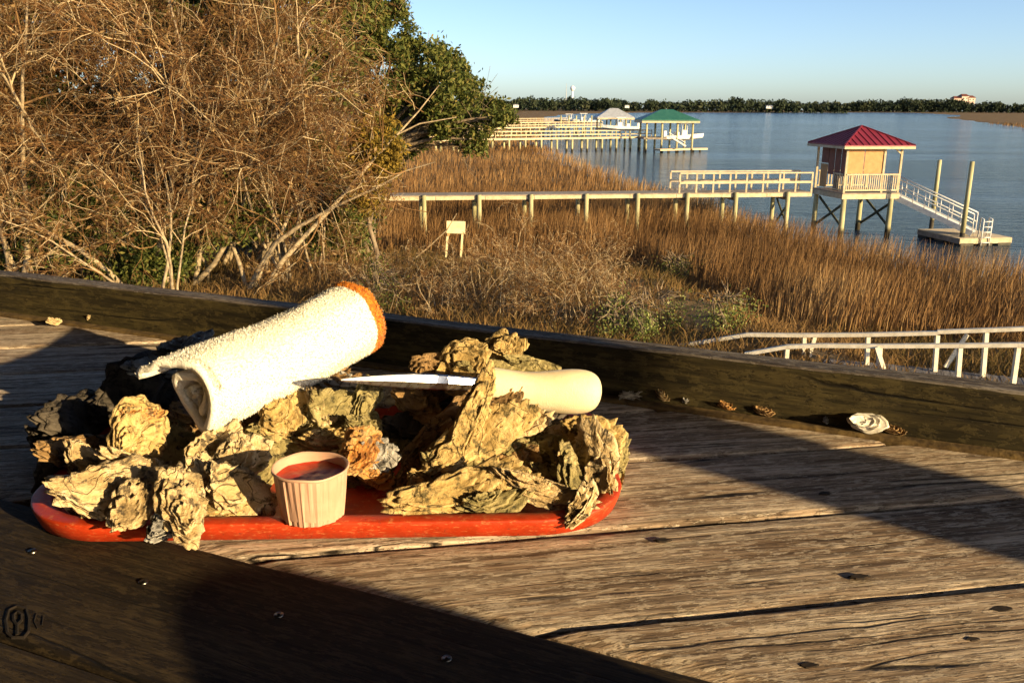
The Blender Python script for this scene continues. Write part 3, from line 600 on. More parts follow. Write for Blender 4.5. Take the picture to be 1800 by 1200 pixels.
def tubes(P, r0, r1, k, tint=None, rng=None):
    N, Sg, _ = P.shape; T = np.zeros_like(P); T[:, 1:-1] = P[:, 2:]-P[:, :-2]; T[:, 0] = P[:, 1]-P[:, 0]; T[:, -1] = P[:, -1]-P[:, -2]; T = unit(T)
    q = np.where(np.abs(T[..., 2:3]) < .9, np.array([0, 0, 1.]), np.array([1., 0, 0])); A = unit(np.cross(T, q)); B = np.cross(T, A)
    r = (np.asarray(r0).reshape(-1, 1)*np.ones((N, 1)))*(1-np.linspace(0, 1, Sg)[None])+(np.asarray(r1).reshape(-1, 1)*np.ones((N, 1)))*np.linspace(0, 1, Sg)[None]
    an = np.arange(k)*2*np.pi/k
    V = P[:, :, None]+r[..., None, None]*(A[:, :, None]*np.cos(an)[:, None]+B[:, :, None]*np.sin(an)[:, None])
    ix = np.arange(N*Sg*k).reshape(N, Sg, k); nx = np.roll(ix, -1, 2)
    Fq = np.stack([ix[:, :-1], nx[:, :-1], nx[:, 1:], ix[:, 1:]], -1).reshape(-1, 4)
    tv_ = np.repeat(tint if tint is not None else np.zeros(N), Sg*k); return V.reshape(-1, 3), Fq, tv_
def joined(name, parts, mat, parent, smooth=False):
    Vs, Fs, Ts = [], [], []; n = 0
    for V, Fq, T in parts: Vs.append(V); Fs.append(Fq+n); Ts.append(T); n += len(V)
    me = npmesh(name, np.concatenate(Vs), np.concatenate(Fs), parts[0][1].shape[1]); addtint(me, np.concatenate(Ts)); return mobj(name, me, mat, parent, smooth)
def leaves(C, size, rng, tint, flat=0.):
    N = len(C); a = unit(rng.normal(0, 1, (N, 3))); b = unit(np.cross(a, rng.normal(0, 1, (N, 3)))); s = (size*rng.uniform(.6, 1.3, N))[:, None]
    V = np.stack([C-a*s, C+b*s*.45, C+a*s, C-b*s*.45], 1).reshape(-1, 3)
    return V, np.arange(N*4).reshape(-1, 4), np.repeat(tint, 4)
def bare_tree(name, x, y, h, stems, spread, label, seed, cat='tree', lean=(0, 0), dens=(9, 7, 6, 4), rad=.11, leafy=0, group=None, trunkmat='palebark', pale=.25, fine=.008, lo1=.27, umax=9.):
    rng = np.random.default_rng(seed); z = float(gz(x, y)); t = empty(name, (x, y, z), label, cat, group)
    b = np.array([[x, y, z-.1]]*stems)+rng.normal(0, .25, (stems, 3))*np.array([1, 1, 0])
    d = np.stack([rng.normal(lean[0], spread, stems), rng.normal(lean[1], spread, stems), np.ones(stems)], 1)
    P0 = grow(b, d, h*rng.uniform(.75, 1.05, stems), 9, .13, -.02, rng)
    P1 = spawn(P0, dens[0], .42, .75, 7, .2, -.01, rng, lo1); P2 = spawn(P1, dens[1], .5, .6, 5, .24, -.03, rng, .2); P3 = spawn(P2, dens[2], .5, .6, 3, .28, -.04, rng, .15); P4 = spawn(P3, dens[3], .6, .7, 2, .3, -.03, rng, .1)
    cut = lambda P: P[(P[:, -1, 0] < umax*P[:, -1, 1]+.9*np.sin(P[:, -1, 2]*1.7)+rng.normal(0, .35, len(P)))]
    P1, P2, P3, P4 = cut(P1), cut(P2), cut(P3), cut(P4)
    q = lambda P, m: np.clip(rng.normal(m, .18, len(P)), 0, 1)
    joined('trunk', [tubes(P0, rad*rng.uniform(.6, 1.1, stems), rad*.15, 7, q(P0, .7))], M[trunkmat], t, True)
    joined('branches', [tubes(P1, rad*.34, rad*.09, 5, np.where(rng.random(len(P1)) < .5, .9, .5)), tubes(P2, rad*.15, rad*.06, 4, np.where(rng.random(len(P2)) < pale, .95, .4))], M['twig'], t)['kind'] = 'stuff'
    o = joined('twigs', [tubes(P3, fine*1.2, fine*.7, 3, np.where(rng.random(len(P3)) < pale*.8, .9, q(P3, .3))), tubes(P4, fine*.8, fine*.45, 3, np.where(rng.random(len(P4)) < pale*.4, .85, q(P4, .2)))], M['twig'], t); o['kind'] = 'stuff'
    if leafy:
        ii = rng.integers(0, len(P4), leafy); C = P4[ii, -1]+rng.normal(0, .08, (leafy, 3))
        o = joined('dry_leaves', [leaves(C, .075, rng, rng.random(leafy))], M['dryleaf'], t); o['kind'] = 'stuff'
    return t
def clump_leaves(clumps, n, size, rng, hollow=.35):
    C = []; tot = sum(c[3]**1.6 for c in clumps)
    for cx_, cy_, cz_, r in clumps:
        k = int(n*r**1.6/tot); sub = unit(rng.normal(0, 1, (max(6, int(r*14)), 3)))*rng.uniform(hollow, 1, (max(6, int(r*14)), 1))*r
        i = rng.integers(0, len(sub), k); C.append(np.array([cx_, cy_, cz_])+sub[i]+rng.normal(0, .13+.055*r, (k, 3)))
    return np.concatenate(C)
def leafy_tree(name, base, clumps, n, size, mat, label, seed, trunk=.2, cat='tree', group=None):
    rng = np.random.default_rng(seed); z = float(gz(base[0], base[1])); t = empty(name, (base[0], base[1], z), label, cat, group)
    C = clump_leaves(clumps, n, size, rng); o = joined('crown', [leaves(C, size, rng, np.clip(rng.normal(.45, .25, len(C)), 0, 1))], M[mat], t); o['kind'] = 'stuff'
    top = np.array(clumps)[:, :3]; mid = np.array([base[0], base[1], z+.45*(top[:, 2].max()-z)])
    Pt = np.stack([np.array([base[0], base[1], z-.1])+(mid-np.array([base[0], base[1], z-.1]))*s+np.array([.15*math.sin(s*5), .1*s, 0]) for s in np.linspace(0, 1, 6)])[None]
    parts = [tubes(Pt, trunk, trunk*.7, 8, np.array([.5]))]
    Pl = np.stack([np.stack([Pt[0, -2]+(c-Pt[0, -2])*s+np.array([0, 0, .6*math.sin(s*3.1)]) for s in np.linspace(0, 1, 6)]) for c in top]); parts.append(tubes(Pl, trunk*.45, trunk*.08, 5, np.full(len(Pl), .5)))
    joined('trunk', parts, M['bark'], t, True); P2 = spawn(Pl, 7, .35, .7, 4, .25, .02, rng, .3)
    o = joined('twigs', [tubes(P2, .02, .008, 3, np.full(len(P2), .4))], M['bark'], t); o['kind'] = 'stuff'; return t
def atY(px, py, Y): return ony(px, py, Y)

# ------------------------------------------------------------------ trees and thicket on the left bank
GT = 'bare trees tangled on the bank'
TREES = [(40, 27.5, 10.5, 4, .22, 'leafless tree with forked pale stems and drooping twigs at the thicket end', 0), (150, 30, 11, 3, .2, 'leafless tree with straight slim stems in the dark of the thicket', 0), (250, 28, 10, 4, .3, 'leafless tree with several leaning pale trunks above the upright board', .1),
         (340, 29.5, 11, 4, .3, 'leafless tree with crossing pale limbs beyond the towel', .2), (440, 28.5, 9.5, 4, .35, 'spreading leafless tree with reddish fine twigs', .15), (505, 29.5, 9.0, 4, .28, 'leafless tree with long pale limbs reaching over the marsh', .05), (100, 33, 13, 3, .18, 'tall leafless tree rising behind the thicket with grey limbs', 0),
         (-60, 29, 11, 4, .25, 'leafless tree half out of view at the thicket end', .1), (420, 33, 12, 3, .25, 'tall leafless tree with dense russet twigs behind the thicket', .15), (560, 31, 6.0, 4, .3, 'low leafless tree with twisted limbs at the marsh side of the thicket', .05), (300, 25.5, 6.5, 5, .4, 'low leafless shrub tree with arching pale stems behind the upright board', .1), (490, 33.5, 10, 3, .16, 'slender leafless tree with long pale upright limbs against the oak', .0)]
for i, (px, Y, h, st, spd, lab, lx) in enumerate(TREES):
    x = (px-900)/FPX*Y*1.03; bare_tree('bare_tree', x, Y, h, st, spd, lab, 100+i, lean=(lx, -.05), group=GT, leafy=1000, umax=-.150, rad=.10 if h > 9 else .06, dens=(10, 8, 6, 4) if h > 9 else (7, 6, 5, 4), pale=.30)
EV = [(-21, 33.5, 5.5), (-16.5, 34, 6.0), (-12.3, 34, 5.4), (-9.4, 35, 4.6)]
EVL = ['dense dark evergreen behind the bare trees at the far thicket end', 'tall dark evergreen showing between bare trunks', 'brownish green evergreen behind the spreading bare tree', 'dark evergreen crowded against the live oak']
for i, (x, y, r) in enumerate(EV):
    z = float(gz(x, y)); cl = [(x+random.uniform(-2.4, 2.4), y+random.uniform(-1.5, 1.5), z+1.2+k*1.15, random.uniform(1.4, 2.2)) for k in range(9)]+[(x+random.uniform(-3, 3), y+random.uniform(-1, 1), z+random.uniform(3, 11), random.uniform(1.2, 2.0)) for k in range(11)]
    leafy_tree('evergreen_tree', (x, y), cl, 30000, .135, 'leaf', EVL[i], 40+i, .16, group='evergreens behind the thicket')
for i, (x, y, lab) in enumerate([(-16.0, 28.3, 'green briar bush low among the bare trunks at the thicket end'), (-13.4, 28.8, 'dark green bush under the straight slim stems'), (-10.4, 29.3, 'brown green bush under the crossing pale limbs'), (-7.6, 33, 'bush of dull green leaves at the marsh side of the thicket')]):
    z = float(gz(x, y)); cl = [(x+random.uniform(-1.6, 1.6), y+random.uniform(-.8, .8), z+random.uniform(.5, 3.2), random.uniform(.7, 1.2)) for k in range(8)]
    leafy_tree('evergreen_bush', (x, y), cl, 9000, .09, 'leaf', lab, 60+i, .05, 'bush', 'bushes under the bare trees')
for i, (x, y, lab) in enumerate([(-17, 29.6, 'mass of dry russet vines hanging in the thicket'), (-12.2, 30.6, 'brown withered vine mass over the spreading tree'), (-8.8, 31.0, 'dry rust coloured vine mass beside the live oak')]):
    z = float(gz(x, y)); cl = [(x+random.uniform(-2.6, 2.6), y+random.uniform(-.8, .8), z+2.2+k*.8, random.uniform(.8, 1.5)) for k in range(9)]
    leafy_tree('withered_vine', (x, y), cl, 6500, .075, 'dryleaf', lab, 70+i, .05, 'vine', 'dry vines in the thicket')
YO = 42.0
oak = [(600, 60, 85), (640, 20, 60), (690, 20, 38), (700, 85, 60), (745, 110, 58), (775, 150, 66), (720, 170, 70), (820, 150, 26), (800, 115, 28), (835, 185, 44), (650, 130, 80), (872, 190, 26), (760, 205, 46), (700, 225, 44), (815, 215, 34), (895, 207, 12), (838, 248, 18), (862, 225, 14), (775, 235, 20), (712, 262, 22), (680, 245, 40), (745, 245, 14), (800, 238, 12), (880, 205, 16), (820, 262, 9), (845, 262, 8)]
cl = [(*(atY(px, py, YO+random.uniform(-2, 2))), r*YO/FPX*.9) for px, py, r in oak]
leafy_tree('live_oak', (float(atY(640, 300, YO)[0]), YO), cl, 46000, .115, 'leaf', 'live oak with dark green crown reaching out over the creek', 21, .35)
cl = [(*(atY(px, py, 30.5)), r*30.5/FPX) for px, py, r in [(660, 235, 40), (680, 275, 34), (690, 305, 24), (650, 300, 40), (640, 270, 40), (670, 335, 22), (640, 350, 40)]]
leafy_tree('cedar_tree', (float(atY(655, 400, 30.5)[0]), 30.5), cl, 9000, .075, 'goldleaf', 'golden green cedar at the marsh side of the thicket', 22, .1)

# ------------------------------------------------------------------ marsh grass and scrub
def vnoise(x, y, s, seed=0):
    r = np.random.default_rng(seed); T = r.random((64, 64)); x, y = x/s, y/s; i, j = np.floor(x).astype(int), np.floor(y).astype(int); fx, fy = x-i, y-j; fx, fy = fx*fx*(3-2*fx), fy*fy*(3-2*fy)
    g = lambda a, b: T[a % 64, b % 64]
    return (g(i, j)*(1-fx)+g(i+1, j)*fx)*(1-fy)+(g(i, j+1)*(1-fx)+g(i+1, j+1)*fx)*fy
def blades(X, Y, Z, H, Wd, tint, rng, lean=.12, wind=(.10, 0)):
    N = len(X); a = rng.uniform(0, 2*np.pi, N); dx, dy = np.cos(a)*Wd, np.sin(a)*Wd
    lx = (rng.normal(0, lean, N)+wind[0])*H; ly = (rng.normal(0, lean, N)+wind[1])*H
    p = lambda sx, f, hz: np.stack([X+sx*dx+lx*f, Y+sx*dy+ly*f, Z+H*hz], 1)
    V = np.stack([p(-.5, 0, 0), p(.5, 0, 0), p(.42, .35, .55), p(-.42, .35, .55), p(.08, 1, 1), p(-.08, 1, 1)], 1).reshape(-1, 3)
    b = np.arange(N)[:, None]*6; Fq = np.concatenate([b+np.array([[0, 1, 2, 3]]), b+np.array([[3, 2, 4, 5]])])
    return V, Fq, np.repeat(tint, 6)
rng = np.random.default_rng(5)
def scatter(n, y0, y1, u0, u1, power):
    y = y0*(y1/y0)**(rng.random(n)**power); x = y*rng.uniform(u0, u1, n); return x, y
GP = []
for n, y0, y1, wd, hh in ((120000, 24, 62, .028, 1.5), (60000, 55, 140, .06, 1.0), (22000, 130, 420, .24, 1.0)):
    x, y = scatter(n, y0, y1, -.62, .80, .95); by = bank_y(x)
    keep = ~in_water(x, y) & ~in_water(x+.35, y-.2) & (y > by-1.0+2.0*vnoise(x, y, 2.2, 1)); x, y, by = x[keep], y[keep], by[keep]
    pn_ = vnoise(x, y, 3.5, 2); p2 = vnoise(x, y, 14, 3); keep = (pn_*.6+p2*.4 > .22) | (y > 70); x, y, by, pn_, p2 = x[keep], y[keep], by[keep], pn_[keep], p2[keep]
    edge = np.clip((y-by)/3, 0, 1); H = hh*(.40+.60*edge)*rng.uniform(.65, 1.2, len(x))*(.75+.5*pn_)
    ti = np.clip(.12+.55*p2+.40*(vnoise(x, y, 1.6, 4)-.35)+.25*(pn_-.5)+rng.normal(0, .16, len(x)), 0, 1)
    shore_pale = in_water(x+2.2, y); ti = np.where(shore_pale, np.clip(ti+.22, 0, 1), ti)  # paler blades along the water's edge
    GP.append(blades(x, y, gz(x, y)-.03, H, wd*rng.uniform(.6, 1.3, len(x)), ti, rng))
o = joined('marsh_grass', GP, M['grass'], None); tag(o, 'tawny brown cordgrass covering the marsh along the creek', 'grass', kind='stuff')
x, y = scatter(85000, 12, 52, -.72, .72, .8); by = bank_y(x); keep = (y < by+2.5) & (vnoise(x, y, 1.3, 8)*.6+vnoise(x, y, 5, 9)*.4 > .26); x, y = x[keep], y[keep]
ti = np.clip(.15+.55*vnoise(x, y, 4, 10)+rng.normal(0, .15, len(x)), 0, 1)
o = joined('scrub_grass', [blades(x, y, gz(x, y)-.02, rng.uniform(.12, .5, len(x)), .030*rng.uniform(.6, 1.4, len(x)), ti, rng, .5)], M['scrub'], None); tag(o, 'short dry olive grass on the bank below the deck', 'grass', kind='stuff')
# leafless shrubs on the slope
SH = [(640, 26, 1.5, 'beside the orange towel hem'), (700, 28, 1.5, 'between the towel hem and the blank sign'), (760, 25, 1.7, 'below the blank sign'), (830, 27, 1.5, 'just beyond the blank sign'), (880, 24.5, 2.0, 'behind the back oysters'), (930, 27.5, 1.8, 'over the knife handle'), (985, 24, 1.9, 'past the knife handle'), (1040, 26.5, 1.8, 'beside the pale green bush'),
      (1085, 24, 1.5, 'close to the low green bush'), (960, 31, 1.4, 'at the edge of the tall marsh grass'), (860, 32, 1.2, 'under the near boardwalk pilings'), (1050, 31, 1.2, 'beside the dark green clump')]
for i, (px, Y, h, lab) in enumerate(SH):
    bare_tree('bare_shrub', (px-900)/FPX*Y*1.02, Y, h*1.2, 8, .42, 'leafless brown shrub of thin stems '+lab, 200+i, 'shrub', dens=(6, 5, 4, 2), rad=.022, group='leafless shrubs on the slope', pale=.35, fine=.006, lo1=.2)
GB = [(1140, 23.2, .9, 'pale green leafy bush just behind the upright board'), (1262, 22.6, .8, 'light green bush growing behind the ramp handrail'), (1090, 22.5, .9, 'low green bush among the bare shrubs'), (665, 24.5, 1.5, 'dark green bush beside the orange towel hem'), (1180, 34.5, .8, 'dark green clump at the edge of the tall marsh grass')]
for i, (px, Y, h, lab) in enumerate(GB):
    x = (px-900)/FPX*Y*1.03; z = float(gz(x, Y)); cl = [(x+random.uniform(-.7, .7), Y+random.uniform(-.5, .5), z+random.uniform(.25, h), random.uniform(.25, .5)) for _ in range(9)]
    leafy_tree('green_bush', (x, Y), cl, 900, .042, 'leaf' if i >= 3 else 'greenleaf', lab, 80+i, .02, 'bush')
# fallen leaves and bare earth read as ground; one leaning stick by the sign
YS = 40.2
sg = empty('sign_post', (*ony(798, 450, YS)[:2], float(gz(-2.6, YS))), 'small blank bleached wooden sign on two posts in the marsh', 'sign')
a, b = ony(783, 452, YS), ony(788, 408, YS); MB().beam(a-np.array((0, 0, .35)), b+np.array((0, 0, .25)), .10, .09, (1, 0, 0)).build('post', M['signface'], sg)
a, b = ony(809, 452, YS), ony(814, 408, YS); MB().beam(a-np.array((0, 0, .35)), b+np.array((0, 0, .25)), .10, .09, (1, 0, 0)).build('post', M['signface'], sg)
a, b = ony(785, 399, YS-.09), ony(818, 400, YS-.09); MB().beam(a, b, .04, .56, (0, 0, 1)).build('board', M['signface'], sg)
MB().tube([ony(788.5, 412, YS-.14), ony(788.5, 412, YS-.09)], .07, 12).build('round_marker', M['tanpanel'], sg)
tag(MB().tube([ony(728, 455, YS-1), ony(750, 437, YS-.8), ony(785, 405, YS-.6), ony(803, 375, YS-.5)], [.035, .03, .028, .015], 6).build('leaning_stick', M['palebark']), 'long pale bare stick leaning against the blank sign', 'stick')

# ------------------------------------------------------------------ near ramp with two handrails
RP = empty('boardwalk_ramp', (9, 19.5, -5.6), 'grey boardwalk ramp with pale wooden handrails below the deck', 'boardwalk')
def nearY(x): return 19.75-.40*(x-6.4)
def solve(px, py, off=0.):
    Y = 19.0
    for _ in range(12): Y = nearY(ony(px, py, Y)[0])+off
    return ony(px, py, Y)
RO = 1.35
for rail, off in (([(1310, 622), (1383, 609), (1440, 607), (1547, 608), (1686, 607), (1790, 606), (1900, 604)], 0), ([(1170, 612), (1240, 600), (1312, 588), (1412, 589), (1525, 588), (1648, 585)], RO), ([(1648, 583), (1733, 580), (1840, 576)], RO)):
    P = [solve(x, y, off) for x, y in rail]
    for a, b in zip(P[:-1], P[1:]): d = (b-a)*.002; MB().beam(a-d, b+d, .12, .085).build('handrail', M['railwood'], RP)
def post_at(pxt, pyt, pxb, pyb, off, w=.09):
    a = solve(pxt, pyt, off); b = solve(pxb, pyb, off); MB().beam(a-np.array((0, 0, .03)), (b[0], b[1], -5.95), w, w, (1, 0, 0)).build('post', M['railwood'], RP)
for q in [(1384, 611, 1381, 645), (1547, 609, 1546, 662), (1688, 609, 1684, 680), (1790, 608, 1779, 690)]: post_at(*q, 0)
for q in [(1414, 591, 1412, 646), (1526, 590, 1523, 659), (1648, 587, 1643, 662), (1734, 582, 1730, 657)]: post_at(*q, RO)
for q in [((1433, 591), (1421, 630), RO), ((1700, 588), (1662, 645), RO+.2), ((1541, 610), (1558, 662), -.1)]:
    MB().beam(solve(*q[0], q[2]), solve(*q[1], q[2]), .05, .09, (1, 0, 0)).build('brace', M['railwood'], RP)
dx_ = Vector((1, -.40, 0)).normalized(); dn = Vector((.40, 1, 0)).normalized()
pme = None
for k in range(46):
    l = -1.2+k*.148; c_ = Vector((6.9, nearY(6.9), -5.62-.02*max(0, 1.8-l)))+dx_*l+dn*.66
    if pme is None:
        o = MB().box((0, 0, 0), (1.62, .14, .04)).build('plank', M['ramp'], RP); pme = o.data
    else: o = mobj('plank', pme, None, RP)
    o.matrix_basis = Matrix.Translation(c_+Vector((0, 0, random.uniform(-.006, .006)))) @ Matrix((dn, -dx_, (0, 0, 1))).transposed().to_4x4()
for off in (.05, 1.28): a = Vector((5.4, nearY(5.4), -5.73))+dn*off; MB().beam(a, a+dx_*7.2, .05, .16).build('stringer', M['greywood'], RP)

# ------------------------------------------------------------------ boardwalk and boathouse with red roof
WT = math.radians(9.5); wd_ = Vector((math.cos(WT), math.sin(WT), 0)); wn = Vector((-math.sin(WT), math.cos(WT), 0)); W0 = Vector((-5.9, 46.05, 0)); DZ = -4.25
BW = empty('boardwalk', (5, 47.9, -6.5), 'long pale timber boardwalk on pilings leading to the red roofed boathouse', 'boardwalk')
def wp(l, n, z): return W0+wd_*l+wn*n+Vector((0, 0, z))
MB().beam(wp(-6, .75, DZ-.02), wp(22.9, .75, DZ-.02), 1.56, .05).build('deck_boards', M['greywood'], BW)
LW = 22.9
nst = 11
for k in range(nst):
    a, b = -6+k*(LW+6)/nst, -6+(k+1)*(LW+6)/nst
    for n in (.02, 1.48): MB().beam(wp(a+.01, n, DZ-.15), wp(b-.01, n, DZ-.15+random.uniform(-.015, .015)), .05, .20).build('stringer', M['dockwood'], BW)
for px in (745, 842, 933, 1030, 1120, 1207, 1292, 1383):
    l = (ony(px, 350, 47.5)[0]-W0.x)/wd_.x
    for _ in range(6): l += (float(ony(px, 350, wp(l, 0, 0).y)[0])-wp(l, 0, 0).x)/wd_.x
    zb = -7.6
    for n, dl, tp in ((-.12, 0, DZ+.02), (1.6, -.05, DZ-.12)):
        p_ = wp(l+dl, n, 0); MB().tube([(p_.x, p_.y, zb), (p_.x, p_.y, tp)], [.13, .115], 10).build('piling', M['pile'], BW, True)
    MB().beam(wp(l, -.15, DZ-.34), wp(l, 1.65, DZ-.34), .10, .20).build('cross_beam', M['greywood'], BW)
    if px > 1350:
        for a, b in ((DZ-.5, -6.3), (-6.3, DZ-.5)): MB().beam(wp(l+(.13 if a > b else .19), -.1, a), wp(l+(.13 if a > b else .19), 1.6, b), .05, .14).build('cross_brace', M['brace'], BW)
# handrails from the shore end of the rail to the boathouse
l0 = (9.05-W0.x)/wd_.x
for n in (.0, 1.5):
    for zz, hh in ((1.06, .07), (.55, .12)): MB().beam(wp(l0, n, DZ+zz), wp(LW, n, DZ+zz), .06 if zz < 1 else .14, hh).build('handrail', M['dockwood'], BW)
    for k in range(9): MB().beam(wp(l0+k*(LW-l0)/8.02+.03, n+.06, DZ-.25), wp(l0+k*(LW-l0)/8.02+.03, n+.06, DZ+1.02), .09, .09, (1, 0, 0)).build('rail_post', M['dockwood'], BW)
HB = empty('boathouse', (20, 50.5, ZW), 'red roofed boathouse with tan shade panels standing on pilings', 'boathouse')
HW, HD = 3.35, 3.3; H0 = Vector((18.25, 49.25, 0))
def hp(x, y, z): return H0+wd_*x+wn*y+Vector((0, 0, z))
MB().beam(hp(-.05, HD/2, DZ-.03), hp(HW+.05, HD/2, DZ-.03), HD+.1, .06).build('floor', M['greywood'], HB)
for y in (0, HD): MB().beam(hp(-.05, y, DZ-.20), hp(HW+.05, y, DZ-.20), .06, .28).build('rim_joist', M['dockwood'], HB)
for x in (0, HW): MB().beam(hp(x, .04, DZ-.20), hp(x, HD-.04, DZ-.20), .06, .27).build('rim_joist', M['dockwood'], HB)
for x in (.15, HW-.35):
    for y in (.1, HD-.1): p_ = hp(x, y, 0); MB().tube([(p_.x, p_.y, -8), (p_.x, p_.y, -6.3), (p_.x, p_.y, DZ-.06)], [.15, .15, .13], 10).build('piling', M['pile'], HB, True)
    for a, b in ((DZ-.5, -6.35), (-6.35, DZ-.5)): MB().beam(hp(x+(.14 if a > b else .2), .1, a), hp(x+(.14 if a > b else .2), HD-.1, b), .05, .15).build('cross_brace', M['brace'], HB)
for y in (.1,):
    for x0, x1 in ((-.0, .0),): pass
EZ = -1.66
for x in (.05, HW/2+.62, HW-.05):
    for y in (.05, HD-.05): MB().beam(hp(x, y, DZ), hp(x, y, EZ-.12), .11, .11, (1, 0, 0)).build('corner_post', M['dockwood'], HB)
for y in (.05, HD-.05): MB().beam(hp(-.1, y, EZ-.08), hp(HW+.1, y, EZ-.08), .10, .20).build('top_beam', M['dockwood'], HB)
for x in (.05, HW-.05): MB().beam(hp(x, .11, EZ-.08), hp(x, HD-.11, EZ-.08), .10, .20).build('top_beam', M['dockwood'], HB)
MB().beam(hp(HW-.12, .05, EZ-.45), hp(HW-.5, .05, EZ-.15), .06, .08).build('knee_brace', M['dockwood'], HB)
for x0, x1 in ((.12, 1.08), (1.12, 2.22)):
    MB().beam(hp(x0, .07, (DZ+1.05+EZ-.18)/2), hp(x1, .07, (DZ+1.05+EZ-.18)/2), .025, EZ-.18-DZ-1.05).build('shade_panel', M['tanpanel'], HB)
for y0, y1, mt, z0 in ((.14, .62, 'brownpanel', DZ+.9), (.70, 1.30, 'brownpanel', DZ+.05), (1.38, 2.0, 'brownpanel', DZ+.9), (2.05, 2.8, 'brownpanel', DZ+1.5)):
    MB().beam(hp(.07, y0, (z0+EZ-.18)/2), hp(.07, y1, (z0+EZ-.18)/2), .03, EZ-.18-z0).build('screen_panel', M[mt], HB)
MB().beam(hp(.06, 2.06, DZ+.80), hp(.06, 2.8, DZ+.80), .03, 1.3).build('shade_panel', M['tanpanel'], HB)
pme = None
def railing(a, b, step):
    global pme
    d = (b-a); L = d.length; u = d/L; up = Vector((0, 0, 1))
    MB().beam(a+up*1.0, b+up*1.0, .10, .07).build('handrail', M['dockwood'], HB); MB().beam(a+up*.14, b+up*.14, .05, .08).build('bottom_rail', M['dockwood'], HB)
    n = int(L/step); R = Matrix((u, up.cross(u), up)).transposed().to_4x4()
    for k in range(n):
        if pme is None: o = MB().box((0, 0, 0), (.05, .035, .84)).build('picket', M['dockwood'], HB); pme = o.data
        else: o = mobj('picket', pme, None, HB)
        o.matrix_basis = Matrix.Translation(a+u*((k+.5)*L/n)+up*.57) @ R
railing(hp(.1, .0, DZ), hp(HW-.1, .0, DZ), .125); railing(hp(.0, .12, DZ), hp(.0, 1.2, DZ), .16); railing(hp(.2, HD, DZ), hp(HW-.1, HD, DZ), .18)
OV = .42; apex = hp(HW/2, HD/2, EZ+.98); cor = [hp(-OV, -OV, EZ), hp(HW+OV, -OV, EZ), hp(HW+OV, HD+OV, EZ), hp(-OV, HD+OV, EZ)]
low = [c_-Vector((0, 0, .06)) for c_ in cor]
roof = MB().add(cor+[apex]+low, [(0, 1, 4), (1, 2, 4), (2, 3, 4), (3, 0, 4), (5, 8, 7, 6)]+[(i, 5+i, 5+(i+1) % 4, (i+1) % 4) for i in range(4)]).build('roof', M['red_roof'], HB)
for i in range(4):
    A_, B2 = cor[i], cor[(i+1) % 4]; mid = (A_+B2)/2; nn = 11
    for k in range(1, nn):
        t_ = k/nn; e = A_+(B2-A_)*t_; f = 1-abs(2*t_-1); up_ = (apex-mid)*f
        MB().beam(e+Vector((0, 0, .02)), e+up_+Vector((0, 0, .02)), .035, .04).build('roof_seam', M['red_roof'], roof)
    MB().beam(A_+Vector((0, 0, .02)), apex+Vector((0, 0, .03)), .09, .05).build('hip_cap', M['red_roof'], roof)
    MB().beam(A_-Vector((0, 0, .13)), B2-Vector((0, 0, .13)), .04, .13).build('fascia', M['dockwood'], HB)
# gangway, float and its two tall piles
GW = empty('gangway', (*hp(HW+.2, .9, 0)[:2], ZW), 'sloping white metal gangway with railings down to the floating dock', 'gangway')
ga, gb = Vector(hp(HW+.06, .75, DZ-.10)), Vector((*ony(1712, 404, 47.9)[:2], -6.16))
gs = (gb-ga).normalized(); gh = Vector((0, 0, 1)).cross(gs).normalized()
MB().beam(ga, gb, .95, .06).build('walkway', M['metal'], GW)
for s_ in (-.5, .5):
    o_ = gh*s_; MB().beam(ga+o_-Vector((0, 0, .05)), gb+o_-Vector((0, 0, .05)), .07, .28).build('side_beam', M['metal'], GW)
    for hz_ in (.52, 1.0): MB().tube([ga+o_+Vector((0, 0, hz_)), gb+o_+Vector((0, 0, hz_))], .035, 7).build('rail', M['metal'], GW, True)
    for k in range(8): q_ = ga+(gb-ga)*(k/7)+o_; MB().tube([q_, q_+Vector((0, 0, 1.0))], .03, 7).build('upright', M['metal'], GW, True)
FD = empty('floating_dock', (24.4, 48.5, ZW), 'low timber floating dock at the foot of the gangway', 'dock')
f0, f1, f2 = onz(1634, 402, ZW+.5), onz(1766, 407, ZW+.5), onz(1686, 424, ZW+.5)
fo = Vector(f2)+Vector((0, 0, 0)); fu = Vector((.985, .17, 0)); fv = Vector((-.17, .985, 0)); FL_, FDp = 3.1, 3.7
fc_ = Vector((24.4, 47.7, ZW+.26))+fu*.7+fv*.9; Rf = Matrix((fu, fv, (0, 0, 1))).transposed()
for k in range(22): MB().box(fc_+fv*(-FDp/2+(k+.5)*FDp/22)+Vector((0, 0, .12)), (FL_, FDp/22-.02, .05), Rf).build('plank', M['dockwood'], FD)
for s_ in (-1, 1): MB().box(fc_+fv*(s_*(FDp/2-.02))-Vector((0, 0, .03)), (FL_, .06, .24), Rf).build('side_board', M['dockwood'], FD); MB().box(fc_+fu*(s_*(FL_/2-.02))-Vector((0, 0, .03)), (.06, FDp-.1, .24), Rf).build('side_board', M['greywood'], FD)
for a in (-.36, 0, .36):
    for b in (-.4, 0, .4): MB().box(fc_+fu*(a*FL_)+fv*(b*FDp)-Vector((0, 0, .32)), (.75, .8, .4), Rf).build('pontoon', M['wetpile'], FD)
LD = fc_-fv*(FDp/2+.08)+fu*(-.1)
ldr = empty('dock_ladder', (LD.x, LD.y, ZW), 'white metal ladder standing up at the edge of the floating dock', 'ladder')
for s_ in (-.25, .25): MB().tube([LD+fu*s_+Vector((0, 0, -.25)), LD+fu*s_+Vector((0, 0, 1.15)), LD+fu*s_+fv*.25+Vector((0, 0, 1.22)), LD+fu*s_+fv*.3+Vector((0, 0, .15))], .035, 7).build('side_rail', M['metal'], ldr, True)
